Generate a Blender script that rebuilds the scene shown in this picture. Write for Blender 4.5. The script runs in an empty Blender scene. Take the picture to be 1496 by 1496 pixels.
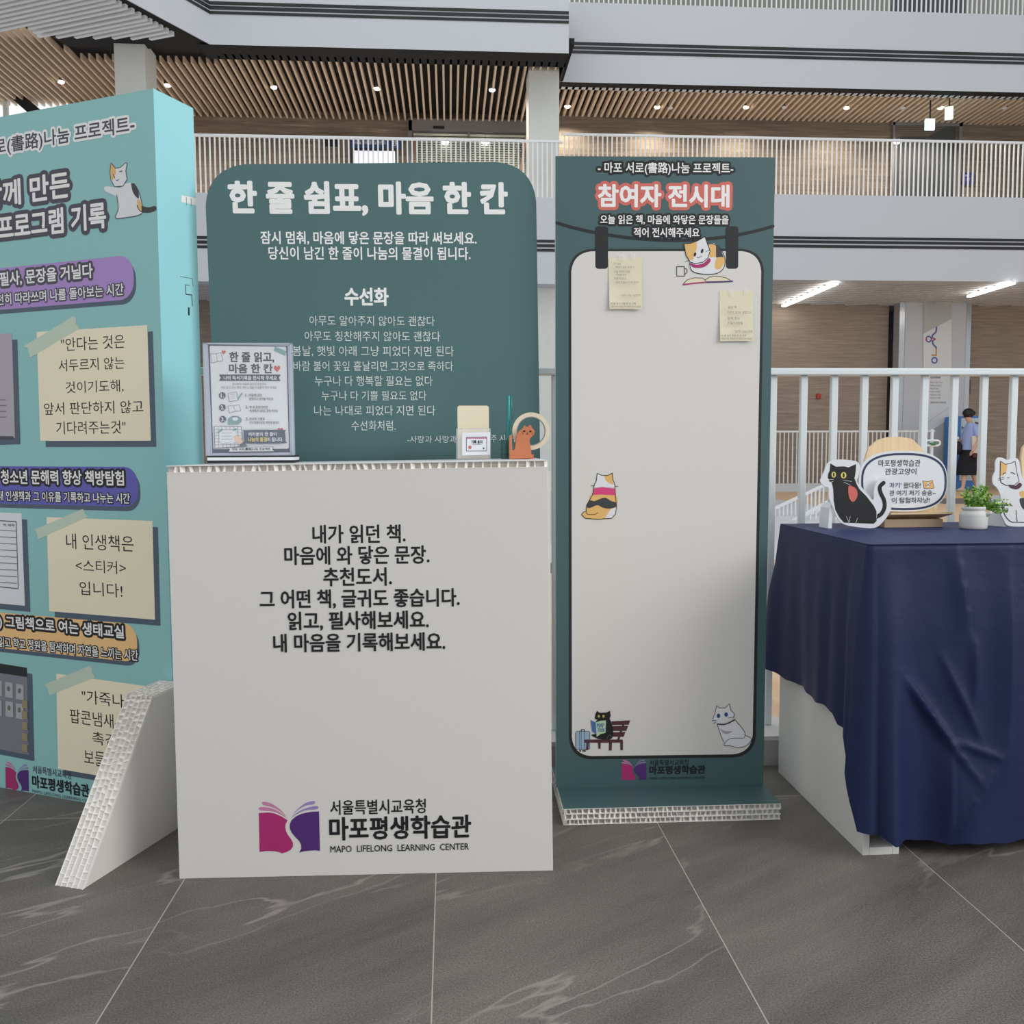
import bpy, bmesh, math, random
from mathutils import Vector, Matrix
SC = bpy.context.scene
COL = SC.collection
V = Vector
rnd = random.Random(7)

# ------------------------------------------------------------------ camera, sky, light, exposure
CAM_H, FPX = 1.03, 1330.0
_a, _p, _r = math.radians(3.9), math.radians(4.15), math.radians(.25)
CF = V((math.sin(_a)*math.cos(_p), math.cos(_a)*math.cos(_p), -math.sin(_p)))
_R0 = V((math.cos(_a), -math.sin(_a), 0)); _U0 = _R0.cross(CF)
CR = _R0*math.cos(_r) - _U0*math.sin(_r)
CU = _U0*math.cos(_r) + _R0*math.sin(_r)
CP = V((0, 0, CAM_H))
cd = bpy.data.cameras.new('camera'); cam = bpy.data.objects.new('camera', cd); COL.objects.link(cam)
cam.matrix_world = Matrix((( CR.x, CU.x, -CF.x, CP.x), (CR.y, CU.y, -CF.y, CP.y), (CR.z, CU.z, -CF.z, CP.z), (0, 0, 0, 1)))
cd.sensor_fit = 'HORIZONTAL'; cd.sensor_width = 36; cd.lens = 36*FPX/1496; cd.clip_end = 200; cd.clip_start = .05
SC.camera = cam
w = bpy.data.worlds.new('world'); SC.world = w; w.use_nodes = True
bg = w.node_tree.nodes['Background']
bg.inputs['Color'].default_value = (.93, .97, 1, 1); bg.inputs['Strength'].default_value = .78
def area_light(name, loc, target, sx, sy, energy, col):
    l = bpy.data.lights.new(name, 'AREA'); l.shape = 'RECTANGLE'; l.size = sx; l.size_y = sy; l.energy = energy; l.color = col
    o = bpy.data.objects.new(name, l); COL.objects.link(o); o.location = loc
    o.rotation_euler = (V(target)-V(loc)).to_track_quat('-Z', 'Y').to_euler()
    return o
area_light('side_window_daylight', (6.5, -2.2, 4.2), (0, 2.6, 1.0), 4.5, 3.5, 300, (1, .99, .97))
area_light('atrium_skylight', (1.5, 9.5, 15), (1.5, 11.0, 0), 12, 8, 330, (.96, .98, 1))
vs = SC.view_settings
vs.view_transform = 'Standard'; vs.look = 'None'; vs.gamma = 1; vs.use_curve_mapping = False; vs.exposure = 0.0

# ------------------------------------------------------------------ pixel -> place
def ray(x, y): return CF*FPX + CR*(x-748) + CU*(748-y)
def atZ(x, y, z=0.0):
    d = ray(x, y); return CP + d*((z-CAM_H)/d.z)
def atY(x, y, Y):
    d = ray(x, y); return CP + d*(Y/d.y)
def atX(x, y, X):
    d = ray(x, y); return CP + d*(X/d.x)
def atP(x, y, O, N):
    d = ray(x, y); return CP + d*((O-CP).dot(N)/d.dot(N))

# ------------------------------------------------------------------ materials
def s(r, g, b):
    f = lambda c: (c/255/12.92) if c/255 <= .04045 else ((c/255+.055)/1.055)**2.4
    return (f(r), f(g), f(b), 1)
MATS = {}
def mat(name, col, rough=.6, metal=0, emit=0, noise=0, nscale=30, bump=0, alpha=1, trans=0, spec=.5, sheen=0):
    if name in MATS: return MATS[name]
    m = bpy.data.materials.new(name); m.use_nodes = True; MATS[name] = m
    nt = m.node_tree; b = nt.nodes['Principled BSDF']
    b.inputs['Base Color'].default_value = col; b.inputs['Roughness'].default_value = rough; b.inputs['Metallic'].default_value = metal
    b.inputs['Specular IOR Level'].default_value = spec
    if emit: b.inputs['Emission Color'].default_value = col; b.inputs['Emission Strength'].default_value = emit
    if alpha < 1: b.inputs['Alpha'].default_value = alpha
    if trans: b.inputs['Transmission Weight'].default_value = trans; b.inputs['IOR'].default_value = 1.2
    if sheen: b.inputs['Sheen Weight'].default_value = sheen; b.inputs['Sheen Roughness'].default_value = .4
    if noise or bump:
        tc = nt.nodes.new('ShaderNodeTexCoord'); n = nt.nodes.new('ShaderNodeTexNoise')
        n.inputs['Scale'].default_value = nscale; n.inputs['Detail'].default_value = 4
        nt.links.new(tc.outputs['Object'], n.inputs['Vector'])
        if noise:
            mx = nt.nodes.new('ShaderNodeMix'); mx.data_type = 'RGBA'
            mx.inputs[6].default_value = tuple(c*(1-noise) for c in col[:3])+(1,)
            mx.inputs[7].default_value = tuple(min(1, c*(1+noise)) for c in col[:3])+(1,)
            nt.links.new(n.outputs['Fac'], mx.inputs[0]); nt.links.new(mx.outputs[2], b.inputs['Base Color'])
        if bump:
            bp = nt.nodes.new('ShaderNodeBump'); bp.inputs['Strength'].default_value = bump; bp.inputs['Distance'].default_value = .002
            nt.links.new(n.outputs['Fac'], bp.inputs['Height']); nt.links.new(bp.outputs['Normal'], b.inputs['Normal'])
    return m

def ndmath(nt, op, a, b=None, c=None):
    n = nt.nodes.new('ShaderNodeMath'); n.operation = op
    for i, v in enumerate((a, b, c)):
        if v is None: continue
        if isinstance(v, (int, float)): n.inputs[i].default_value = v
        else: nt.links.new(v, n.inputs[i])
    return n.outputs[0]

def floor_material():
    m = bpy.data.materials.new('slate_tile'); m.use_nodes = True; nt = m.node_tree; L = nt.links
    b = nt.nodes['Principled BSDF']
    tc = nt.nodes.new('ShaderNodeTexCoord'); sp = nt.nodes.new('ShaderNodeSeparateXYZ'); L.new(tc.outputs['Object'], sp.inputs[0])
    X, Y = sp.outputs[0], sp.outputs[1]
    ux = ndmath(nt, 'ADD', X, .042+60); uy = ndmath(nt, 'ADD', Y, -2.55+120)
    tx = ndmath(nt, 'FLOOR', ndmath(nt, 'DIVIDE', ux, .6)); ty = ndmath(nt, 'FLOOR', ndmath(nt, 'DIVIDE', uy, 1.2))
    mx_ = ndmath(nt, 'MODULO', ux, .6); my_ = ndmath(nt, 'MODULO', uy, 1.2)
    gx = ndmath(nt, 'MINIMUM', mx_, ndmath(nt, 'SUBTRACT', .6, mx_)); gy = ndmath(nt, 'MINIMUM', my_, ndmath(nt, 'SUBTRACT', 1.2, my_))
    g = ndmath(nt, 'LESS_THAN', ndmath(nt, 'MINIMUM', gx, gy), .0013)
    # per-tile offset
    cmb = nt.nodes.new('ShaderNodeCombineXYZ'); L.new(ndmath(nt, 'MULTIPLY', tx, 7.31), cmb.inputs[0]); L.new(ndmath(nt, 'MULTIPLY', ty, 3.77), cmb.inputs[1]); L.new(ndmath(nt, 'MULTIPLY', tx, 1.9), cmb.inputs[2])
    add = nt.nodes.new('ShaderNodeVectorMath'); add.operation = 'ADD'; L.new(tc.outputs['Object'], add.inputs[0]); L.new(cmb.outputs[0], add.inputs[1])
    mr_ = nt.nodes.new('ShaderNodeMapping'); mr_.inputs['Rotation'].default_value = (0, 0, math.radians(-33)); L.new(add.outputs[0], mr_.inputs['Vector'])
    mp = nt.nodes.new('ShaderNodeMapping'); mp.inputs['Scale'].default_value = (.75, 3.4, 1); L.new(mr_.outputs[0], mp.inputs['Vector'])
    n1 = nt.nodes.new('ShaderNodeTexNoise'); n1.inputs['Scale'].default_value = 1.9; n1.inputs['Detail'].default_value = 6; n1.inputs['Roughness'].default_value = .62; n1.inputs['Distortion'].default_value = .25; L.new(mp.outputs[0], n1.inputs['Vector'])
    # thin vein lines = contour lines of a stretched noise
    n2 = nt.nodes.new('ShaderNodeTexNoise'); n2.inputs['Scale'].default_value = .8; n2.inputs['Detail'].default_value = 5; n2.inputs['Roughness'].default_value = .5; n2.inputs['Distortion'].default_value = .15; L.new(mp.outputs[0], n2.inputs['Vector'])
    d = ndmath(nt, 'ABSOLUTE', ndmath(nt, 'SUBTRACT', n2.outputs['Fac'], .5))
    vein = ndmath(nt, 'SUBTRACT', 1.0, ndmath(nt, 'MINIMUM', ndmath(nt, 'DIVIDE', d, .0075), 1.0))
    d2 = ndmath(nt, 'ABSOLUTE', ndmath(nt, 'SUBTRACT', n2.outputs['Fac'], .57))
    vein2 = ndmath(nt, 'SUBTRACT', 1.0, ndmath(nt, 'MINIMUM', ndmath(nt, 'DIVIDE', d2, .006), 1.0))
    n4 = nt.nodes.new('ShaderNodeTexNoise'); n4.inputs['Scale'].default_value = 2.3; n4.inputs['Detail'].default_value = 3; L.new(add.outputs[0], n4.inputs['Vector'])
    vm = nt.nodes.new('ShaderNodeMapRange'); vm.inputs[1].default_value = .38; vm.inputs[2].default_value = .58; L.new(n4.outputs['Fac'], vm.inputs[0])
    veins = ndmath(nt, 'MULTIPLY', ndmath(nt, 'MAXIMUM', vein, ndmath(nt, 'MULTIPLY', vein2, .5)), vm.outputs[0])
    n3 = nt.nodes.new('ShaderNodeTexNoise'); n3.inputs['Scale'].default_value = 260; n3.inputs['Detail'].default_value = 3; L.new(tc.outputs['Object'], n3.inputs['Vector'])
    rp = nt.nodes.new('ShaderNodeValToRGB'); L.new(n1.outputs['Fac'], rp.inputs[0])
    e = rp.color_ramp.elements; e[0].position = .28; e[0].color = s(88, 84, 80); e[1].position = .74; e[1].color = s(122, 117, 111)
    def mix(fac, a, c2, bl='MIX'):
        n = nt.nodes.new('ShaderNodeMix'); n.data_type = 'RGBA'; n.blend_type = bl
        if isinstance(fac, (int, float)): n.inputs[0].default_value = fac
        else: L.new(fac, n.inputs[0])
        for i, v in ((6, a), (7, c2)):
            if isinstance(v, tuple): n.inputs[i].default_value = v
            else: L.new(v, n.inputs[i])
        return n.outputs[2]
    mr = nt.nodes.new('ShaderNodeMapRange'); mr.inputs[1].default_value = .3; mr.inputs[2].default_value = .7; mr.inputs[3].default_value = .6; mr.inputs[4].default_value = 1.38; L.new(n3.outputs['Fac'], mr.inputs[0])
    hs = nt.nodes.new('ShaderNodeHueSaturation'); L.new(mr.outputs[0], hs.inputs['Value']); L.new(rp.outputs[0], hs.inputs['Color'])
    c = mix(ndmath(nt, 'MULTIPLY', veins, .75), hs.outputs[0], s(158, 152, 146))
    c = mix(g, c, s(176, 170, 160))
    L.new(c, b.inputs['Base Color'])
    b.inputs['Roughness'].default_value = .5; b.inputs['Specular IOR Level'].default_value = .4
    bp = nt.nodes.new('ShaderNodeBump'); bp.inputs['Strength'].default_value = .35; bp.inputs['Distance'].default_value = .003
    L.new(ndmath(nt, 'SUBTRACT', ndmath(nt, 'ADD', n1.outputs['Fac'], ndmath(nt, 'MULTIPLY', n3.outputs['Fac'], .4)), ndmath(nt, 'MULTIPLY', g, .6)), bp.inputs['Height']); L.new(bp.outputs[0], b.inputs['Normal'])
    return m

def stone_material(name, c1, c2, c3):
    """brown travertine-like wall cladding with fine horizontal lines"""
    m = bpy.data.materials.new(name); m.use_nodes = True; nt = m.node_tree; L = nt.links; b = nt.nodes['Principled BSDF']
    tc = nt.nodes.new('ShaderNodeTexCoord'); mp = nt.nodes.new('ShaderNodeMapping'); mp.inputs['Scale'].default_value = (.55, .55, 11)
    L.new(tc.outputs['Object'], mp.inputs[0])
    n = nt.nodes.new('ShaderNodeTexNoise'); n.inputs['Scale'].default_value = 2.2; n.inputs['Detail'].default_value = 5; n.inputs['Roughness'].default_value = .65; L.new(mp.outputs[0], n.inputs['Vector'])
    rp = nt.nodes.new('ShaderNodeValToRGB'); L.new(n.outputs['Fac'], rp.inputs[0]); e = rp.color_ramp.elements
    e[0].position = .3; e[0].color = c1; e[1].position = .62; e[1].color = c2; x = e.new(.70); x.color = c3
    L.new(rp.outputs[0], b.inputs['Base Color']); b.inputs['Roughness'].default_value = .7
    return m

def wood_material(name, c1, c2, scale=(2, 30, 2)):
    m = bpy.data.materials.new(name); m.use_nodes = True; nt = m.node_tree; L = nt.links; b = nt.nodes['Principled BSDF']
    tc = nt.nodes.new('ShaderNodeTexCoord'); mp = nt.nodes.new('ShaderNodeMapping'); mp.inputs['Scale'].default_value = scale
    L.new(tc.outputs['Object'], mp.inputs[0]); n = nt.nodes.new('ShaderNodeTexNoise'); n.inputs['Scale'].default_value = 3; n.inputs['Detail'].default_value = 5; L.new(mp.outputs[0], n.inputs['Vector'])
    rp = nt.nodes.new('ShaderNodeValToRGB'); L.new(n.outputs['Fac'], rp.inputs[0]); e = rp.color_ramp.elements
    e[0].position = .3; e[0].color = c1; e[1].position = .7; e[1].color = c2
    L.new(rp.outputs[0], b.inputs['Base Color']); b.inputs['Roughness'].default_value = .55
    return m

M_floor = floor_material()
M_stone = stone_material('brown_stone', s(92, 80, 68), s(128, 113, 96), s(160, 146, 126))
M_stone2 = stone_material('warm_stone', s(140, 125, 112), s(172, 156, 140), s(194, 178, 162))
M_slatw = mat('slat_wood', s(214, 190, 165), .6)
M_slatg = mat('slat_white', s(232, 232, 234), .6)
M_slatl = mat('slat_grey', s(214, 212, 212), .6)
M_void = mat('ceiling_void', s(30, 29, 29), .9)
M_band = mat('white_panel', s(202, 206, 212), .55)
M_blackmetal = mat('black_metal', s(24, 25, 28), .4)
M_white = mat('white_paint', s(236, 238, 240), .45)
M_rail = mat('railing_paint', s(226, 234, 238), .38)
M_conc = mat('column_concrete', s(216, 218, 213), .75, noise=.06, nscale=6)
M_kerb = mat('marble_kerb', s(206, 206, 203), .5, noise=.06, nscale=14)
M_kerbf = mat('kerb_face', s(170, 171, 169), .6, noise=.12, nscale=30)
M_woodfloor = wood_material('wood_floor', s(206, 168, 132), s(222, 190, 156), (8, 1.2, 1))
M_greyfloor = mat('pale_floor', s(196, 200, 208), .5, noise=.03, nscale=3)
M_board = mat('white_board_paper', s(228, 224, 219), .55, noise=.012, nscale=120, bump=.05)
M_edge = mat('honeycomb_paper', s(248, 244, 238), .7)
M_edgeb = mat('honeycomb_hollow', s(226, 218, 210), .8)
M_teal = mat('teal_print', s(80, 114, 115), .5, noise=.02, nscale=200)
M_tealb = mat('dark_teal_print', s(72, 101, 104), .5, noise=.02, nscale=200)
M_cyan = mat('turquoise_print', s(152, 206, 205), .55, noise=.015, nscale=200)
M_cyanside = mat('turquoise_lit_edge', s(164, 230, 238), .5)
M_ink = mat('black_ink', s(24, 24, 27), .5)
M_inkb = mat('board_black', s(30, 34, 38), .5)
M_text = mat('white_ink', s(250, 249, 247), .5)
M_greyink = mat('grey_ink', s(120, 118, 120), .5)
M_slate = mat('slate_ink', s(78, 74, 88), .5)
M_slateb = mat('slate_blue_ink', s(84, 100, 118), .5)
M_coral = mat('coral_ink', s(218, 112, 100), .5)
M_magenta = mat('magenta_ink', s(178, 44, 112), .5); M_magl = mat('magenta_pale_ink', s(206, 132, 172), .5)
M_purple = mat('purple_ink', s(82, 42, 118), .5); M_purl = mat('purple_pale_ink', s(156, 138, 194), .5)
M_pillp = mat('violet_pill', s(180, 146, 212), .5); M_pillb = mat('blue_pill', s(102, 100, 188), .5); M_pillo = mat('orange_pill', s(252, 206, 142), .5)
M_note = mat('cream_note_ink', s(254, 243, 213), .55); M_tapeink = mat('pale_tape_ink', s(206, 220, 200), .55)
M_grayphoto = mat('grey_photo', s(186, 178, 188), .5); M_paper = mat('white_paper', s(236, 238, 242), .55)
M_orange = mat('orange_ink', s(238, 190, 116), .5); M_pink = mat('pink_ink', s(226, 70, 130), .5)
M_catblack = mat('cat_black', s(22, 22, 24), .5); M_catgrey = mat('charcoal_ink', s(62, 64, 68), .5)
M_catwhite = mat('cat_white', s(236, 236, 238), .5)
M_bench = mat('maroon_ink', s(84, 44, 56), .5); M_bluel = mat('pale_blue_ink', s(158, 184, 208), .5); M_blue = mat('blue_ink', s(74, 112, 172), .5)
M_yellow = mat('yellow_ink', s(240, 222, 110), .5); M_green = mat('mint_ink', s(186, 214, 176), .5)
M_navyink = mat('navy_ink', s(44, 58, 92), .5); M_red = mat('red_ink', s(214, 82, 78), .5); M_tealink = mat('teal_ink', s(122, 170, 170), .5)
M_cream = mat('cream_paper', s(238, 228, 200), .7); M_skinink = mat('peach_ink', s(240, 206, 180), .5)
M_acrylic = mat('clear_acrylic', (.97, .985, 1, 1), .06, alpha=.16, spec=.6)
M_acredge = mat('acrylic_edge', s(214, 222, 232), .2, alpha=.6)
M_tape = mat('clear_tape', (.95, .95, .93, 1), .15, alpha=.3)

# ------------------------------------------------------------------ mesh builder
class MB:
    def __init__(self): self.v = []; self.f = []; self.m = []; self.mats = []; self.cur = 0
    def use(self, m):
        if m not in self.mats: self.mats.append(m)
        self.cur = self.mats.index(m); return self
    def face(self, pts):
        n = len(self.v); self.v += [V(p) for p in pts]; self.f.append(tuple(range(n, n+len(pts)))); self.m.append(self.cur)
    def raw(self, vs_, fs_):
        n = len(self.v); self.v += [V(p) for p in vs_]
        for f in fs_: self.f.append(tuple(n+i for i in f)); self.m.append(self.cur)
    def box(self, lo, hi): self.obox(V(lo), V((hi[0]-lo[0], 0, 0)), V((0, hi[1]-lo[1], 0)), V((0, 0, hi[2]-lo[2])))
    def obox(self, O, A, B, C_):
        O = V(O)
        p = [O, O+A, O+A+B, O+B, O+C_, O+A+C_, O+A+B+C_, O+B+C_]
        fl = [(0, 3, 2, 1), (4, 5, 6, 7), (0, 1, 5, 4), (1, 2, 6, 5), (2, 3, 7, 6), (3, 0, 4, 7)]
        if A.cross(B).dot(C_) < 0: fl = [tuple(reversed(f)) for f in fl]
        self.raw(p, fl)
    def bar(self, a, b, w_, h_=None, up=V((0, 0, 1))):
        a, b = V(a), V(b); d = (b-a).normalized(); h_ = h_ or w_
        x = d.cross(up); x = x.normalized() if x.length > 1e-5 else V((1, 0, 0)); y = x.cross(d).normalized()
        self.obox(a - x*w_/2 - y*h_/2, x*w_, y*h_, b-a)
    def tube(self, pts, rad, n=10, cap=True):
        pts = [V(p) for p in pts]; rs = rad if isinstance(rad, (list, tuple)) else [rad]*len(pts); base = len(self.v)
        ref = None
        for i, p in enumerate(pts):
            d = (pts[min(i+1, len(pts)-1)]-pts[max(i-1, 0)]).normalized()
            if ref is None: ref = d.orthogonal().normalized()
            x = (ref - d*ref.dot(d)).normalized(); ref = x; y = d.cross(x)
            for k in range(n):
                t = 2*math.pi*k/n; self.v.append(p + (x*math.cos(t)+y*math.sin(t))*rs[i])
        for i in range(len(pts)-1):
            for k in range(n):
                a = base+i*n+k; b = base+i*n+(k+1) % n
                self.f.append((a, b, b+n, a+n)); self.m.append(self.cur)
        if cap:
            self.f.append(tuple(base+k for k in reversed(range(n)))); self.m.append(self.cur)
            self.f.append(tuple(base+(len(pts)-1)*n+k for k in range(n))); self.m.append(self.cur)
    def lathe(self, c, prof, n=32, sx=1, sy=1, cap=True):
        base = len(self.v); c = V(c)
        for r_, z in prof:
            for k in range(n):
                t = 2*math.pi*k/n; self.v.append(c+V((r_*sx*math.cos(t), r_*sy*math.sin(t), z)))
        for i in range(len(prof)-1):
            for k in range(n):
                a = base+i*n+k; b = base+i*n+(k+1) % n
                self.f.append((a, b, b+n, a+n)); self.m.append(self.cur)
        if cap:
            self.f.append(tuple(base+k for k in reversed(range(n)))); self.m.append(self.cur)
            self.f.append(tuple(base+(len(prof)-1)*n+k for k in range(n))); self.m.append(self.cur)
    def ball(self, c, r_, n=12, sx=1, sy=1, sz=1):
        prof = [(max(1e-4, math.sin(math.pi*i/n))*r_, -math.cos(math.pi*i/n)*r_*sz) for i in range(n+1)]
        self.lathe(c, prof, n*2, sx, sy)
    def prism(self, pts, off):
        """closed polygon given in 3-D, pushed by off"""
        pts = [V(p) for p in pts]; n = len(pts); q = [p+off for p in pts]
        nrm = V((0, 0, 0))
        for i in range(n): nrm += (pts[i]-pts[0]).cross(pts[(i+1) % n]-pts[0])
        fl = [tuple(range(n)), tuple(reversed(range(n, 2*n)))] + [(i, n+i, n+(i+1) % n, (i+1) % n) for i in range(n)]
        if nrm.dot(off) > 0: fl = [tuple(reversed(f)) for f in fl]
        self.raw(pts+q, fl)
    def build(self, name, m=None, parent=None, smooth=False, bevel=0, label=None, sub=0):
        me = bpy.data.meshes.new(name); me.from_pydata([tuple(v) for v in self.v], [], self.f)
        for q in (self.mats or [m]): me.materials.append(q)
        if self.mats:
            me.polygons.foreach_set('material_index', self.m)
        if smooth: me.polygons.foreach_set('use_smooth', [True]*len(me.polygons))
        me.update()
        o = bpy.data.objects.new(name, me); COL.objects.link(o)
        if parent is not None: adopt(o, parent)
        if bevel:
            b = o.modifiers.new('bevel', 'BEVEL'); b.width = bevel; b.segments = 2; b.limit_method = 'ANGLE'
        if sub:
            b = o.modifiers.new('sub', 'SUBSURF'); b.levels = sub; b.render_levels = sub
        if label: o['label'] = label
        return o
def world_loc(o):
    p = V((0, 0, 0))
    while o is not None: p += o.location if o.type == 'EMPTY' else V((0, 0, 0)); o = o.parent
    return p
def adopt(o, parent):
    o.parent = parent; o.matrix_parent_inverse = Matrix.Translation(-world_loc(parent))
def thing(name, label, cat, loc, group=None):
    o = bpy.data.objects.new(name, None); COL.objects.link(o); o.location = loc; o.empty_display_size = .1
    return tag(o, label, cat, group)
def tag(o, label, cat, group=None):
    o['label'] = label; o['category'] = cat
    if group: o['group'] = group
    return o
def struct(o): o['kind'] = 'structure'; return o
def under(child, part):
    child.parent = part; child.matrix_parent_inverse = Matrix.Identity(4); return child
def dup(root, delta, label=None):
    r_ = root.copy(); COL.objects.link(r_); r_.location = root.location + V(delta)
    if label: r_['label'] = label
    for ch in list(root.children):
        c = ch.copy(); COL.objects.link(c); c.parent = r_
        for g in ch.children:
            d = g.copy(); COL.objects.link(d); d.parent = c
    return r_

# ------------------------------------------------------------------ flat print on a panel
TXT = {}
def text2d(st, res=2):
    if st in TXT: return TXT[st]
    c = bpy.data.curves.new('lettering', 'FONT'); c.body = st; c.size = 1; c.resolution_u = res
    o = bpy.data.objects.new('lettering', c); COL.objects.link(o)
    me = bpy.data.meshes.new_from_object(o.evaluated_get(bpy.context.evaluated_depsgraph_get()))
    vs_ = [(v.co.x, v.co.y) for v in me.vertices]; fs_ = [tuple(p.vertices) for p in me.polygons]
    cnt = {}
    for f in fs_:
        for i in range(len(f)):
            k = tuple(sorted((f[i], f[(i+1) % len(f)]))); cnt[k] = cnt.get(k, 0)+1
    ed = [k for k, n in cnt.items() if n == 1]
    bpy.data.objects.remove(o); bpy.data.curves.remove(c); bpy.data.meshes.remove(me)
    TXT[st] = (vs_, fs_, ed); return TXT[st]
def crom(pts, closed=True, k=5):
    n = len(pts); out = []
    for i in range(n if closed else n-1):
        g = lambda j: pts[j % n] if closed else pts[min(max(j, 0), n-1)]
        p0, p1, p2, p3 = g(i-1), g(i), g(i+1), g(i+2)
        for q in range(k):
            t = q/k
            out.append(tuple(.5*(2*b+(c-a)*t+(2*a-5*b+4*c-d)*t*t+(3*b-a-3*c+d)*t**3) for a, b, c, d in zip(p0, p1, p2, p3)))
    if not closed: out.append(tuple(pts[-1]))
    return out
def rrect(x0, y0, x1, y1, r_, n=6):
    out = []
    for cx, cy, a in ((x1-r_, y1-r_, 0), (x0+r_, y1-r_, 90), (x0+r_, y0+r_, 180), (x1-r_, y0+r_, 270)):
        for i in range(n+1):
            t = math.radians(a+90*i/n); out.append((cx+r_*math.cos(t), cy+r_*math.sin(t)))
    return out
def ell(cx, cy, rx, ry, n=20, rot=0):
    c_, s_ = math.cos(rot), math.sin(rot)
    return [(cx+rx*math.cos(t)*c_-ry*math.sin(t)*s_, cy+rx*math.cos(t)*s_+ry*math.sin(t)*c_) for t in (2*math.pi*i/n for i in range(n))]
EPS = .00009
class Face:
    """a plane in the place: origin, right, up, normal towards the viewer"""
    def __init__(self, O, U, N):
        self.O = V(O); self.U = V(U).normalized(); self.N = V(N).normalized(); self.W = self.N.cross(self.U).normalized()
        if self.W.z < 0: self.W = -self.W
    def uv(self, x, y):
        p = atP(x, y, self.O, self.N)-self.O; return (p.dot(self.U), p.dot(self.W))
    def pt(self, u, v, h=0): return self.O+self.U*u+self.W*v+self.N*h
class Art(MB):
    def __init__(self, pl, h=.0004, f=None):
        super().__init__(); self.pl = pl; self.h = h; self.cyc = 0
        self.map = f or (lambda x, y: (x, y))          # crop or whole-image pixels -> photograph frame
    def up(self): self.h += EPS
    def q(self, p): return self.pl.uv(*self.map(*p))
    def poly(self, pts, m, smooth=False):
        if smooth: pts = crom(pts)
        self.polyuv([self.q(p) for p in pts], m)
    def polyuv(self, uv, m):
        self.use(m)
        A = sum(uv[i][0]*uv[(i+1) % len(uv)][1]-uv[(i+1) % len(uv)][0]*uv[i][1] for i in range(len(uv)))
        P = [self.pl.pt(u, v, self.h) for u, v in uv]
        if (A < 0) == (self.pl.U.cross(self.pl.W).dot(self.pl.N) > 0): P.reverse()
        self.face(P); self.up()
    def strokeuv(self, uv, w_, m, closed=False, round_=6):
        self.use(m); n = len(uv)
        for i in range(n if closed else n-1):
            a, b = uv[i], uv[(i+1) % n]; dx, dy = b[0]-a[0], b[1]-a[1]; l = math.hypot(dx, dy)
            if l < 1e-7: continue
            nx, ny = -dy/l*w_/2, dx/l*w_/2
            self.cyc = (self.cyc+1) % 31; hh = self.h+self.cyc*1.6e-6
            self.face([self.pl.pt(*c, hh) for c in ((a[0]-nx, a[1]-ny), (b[0]-nx, b[1]-ny), (b[0]+nx, b[1]+ny), (a[0]+nx, a[1]+ny))])
        if round_:
            for a in uv:
                self.cyc = (self.cyc+1) % 31; hh = self.h+self.cyc*1.6e-6
                self.face([self.pl.pt(a[0]+w_/2*math.cos(2*math.pi*k/round_), a[1]+w_/2*math.sin(2*math.pi*k/round_), hh) for k in range(round_)])
        self.up()
    def stroke(self, pts, px, m, smooth=False, closed=False, round_=6):
        if smooth: pts = crom(pts, closed)
        a = self.q(pts[0]); x, y = pts[0]; b = self.q((x+1, y)); k = math.hypot(b[0]-a[0], b[1]-a[1])
        self.strokeuv([self.q(p) for p in pts], px*k, m, closed, round_)
    def text(self, st, x0, x1, y0, y1, m, bold=0, outline=None, ow=0, yx=None, k=1.0, tilt=0):
        """ink box of the text fitted to the box; y0 top and y1 bottom are read at x = yx; bold/ow in units of the letter height"""
        vs_, fs_, ed = text2d(st)
        yx = yx if yx is not None else (x0+x1)/2 if x0 is not None else x1
        ym = (y0+y1)/2
        u1 = self.q((x1, ym))[0]; v1 = self.q((yx, y0))[1]; v0 = self.q((yx, y1))[1]
        X0 = min(p[0] for p in vs_); X1 = max(p[0] for p in vs_); Y0 = min(p[1] for p in vs_); Y1 = max(p[1] for p in vs_)
        sy = (v1-v0)/(Y1-Y0)
        if x0 is None: sx = sy*k; u0 = u1-(X1-X0)*sx
        else: u0 = self.q((x0, ym))[0]; sx = (u1-u0)/(X1-X0)
        ct, st_ = math.cos(tilt), math.sin(tilt); uc, vc = (u0+u1)/2, (v0+v1)/2
        def T(p):
            u, v = u0+(p[0]-X0)*sx-uc, v0+(p[1]-Y0)*sy-vc
            return (uc+u*ct-v*st_, vc+u*st_+v*ct)
        uv = [T(p) for p in vs_]; H_ = abs(v1-v0)
        if outline is not None:
            self._edge(uv, ed, ow*H_, outline)
            self.use(outline); self.raw([self.pl.pt(u, v, self.h) for u, v in uv], fs_); self.up()
        if bold: self._edge(uv, ed, bold*H_, m)
        self.use(m); self.raw([self.pl.pt(u, v, self.h) for u, v in uv], fs_); self.up()
    def _edge(self, uv, ed, w_, m, n=8):
        self.use(m); h0 = self.h; pt = self.pl.pt; used = set()
        for i, j in ed:
            a, b = uv[i], uv[j]; dx, dy = b[0]-a[0], b[1]-a[1]; l = math.hypot(dx, dy)
            if l < 1e-9: continue
            nx, ny = -dy/l*w_/2, dx/l*w_/2
            self.cyc = (self.cyc+1) % 101; h = h0+self.cyc*1.6e-6
            self.face([pt(a[0]-nx, a[1]-ny, h), pt(b[0]-nx, b[1]-ny, h), pt(b[0]+nx, b[1]+ny, h), pt(a[0]+nx, a[1]+ny, h)])
            for q in (i, j):
                if q not in used:
                    used.add(q); c = uv[q]; self.cyc = (self.cyc+1) % 101; h = h0+self.cyc*1.6e-6
                    self.face([pt(c[0]+w_/2*math.cos(2*math.pi*t/n), c[1]+w_/2*math.sin(2*math.pi*t/n), h) for t in range(n)])
        self.up(); self.up()

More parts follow.
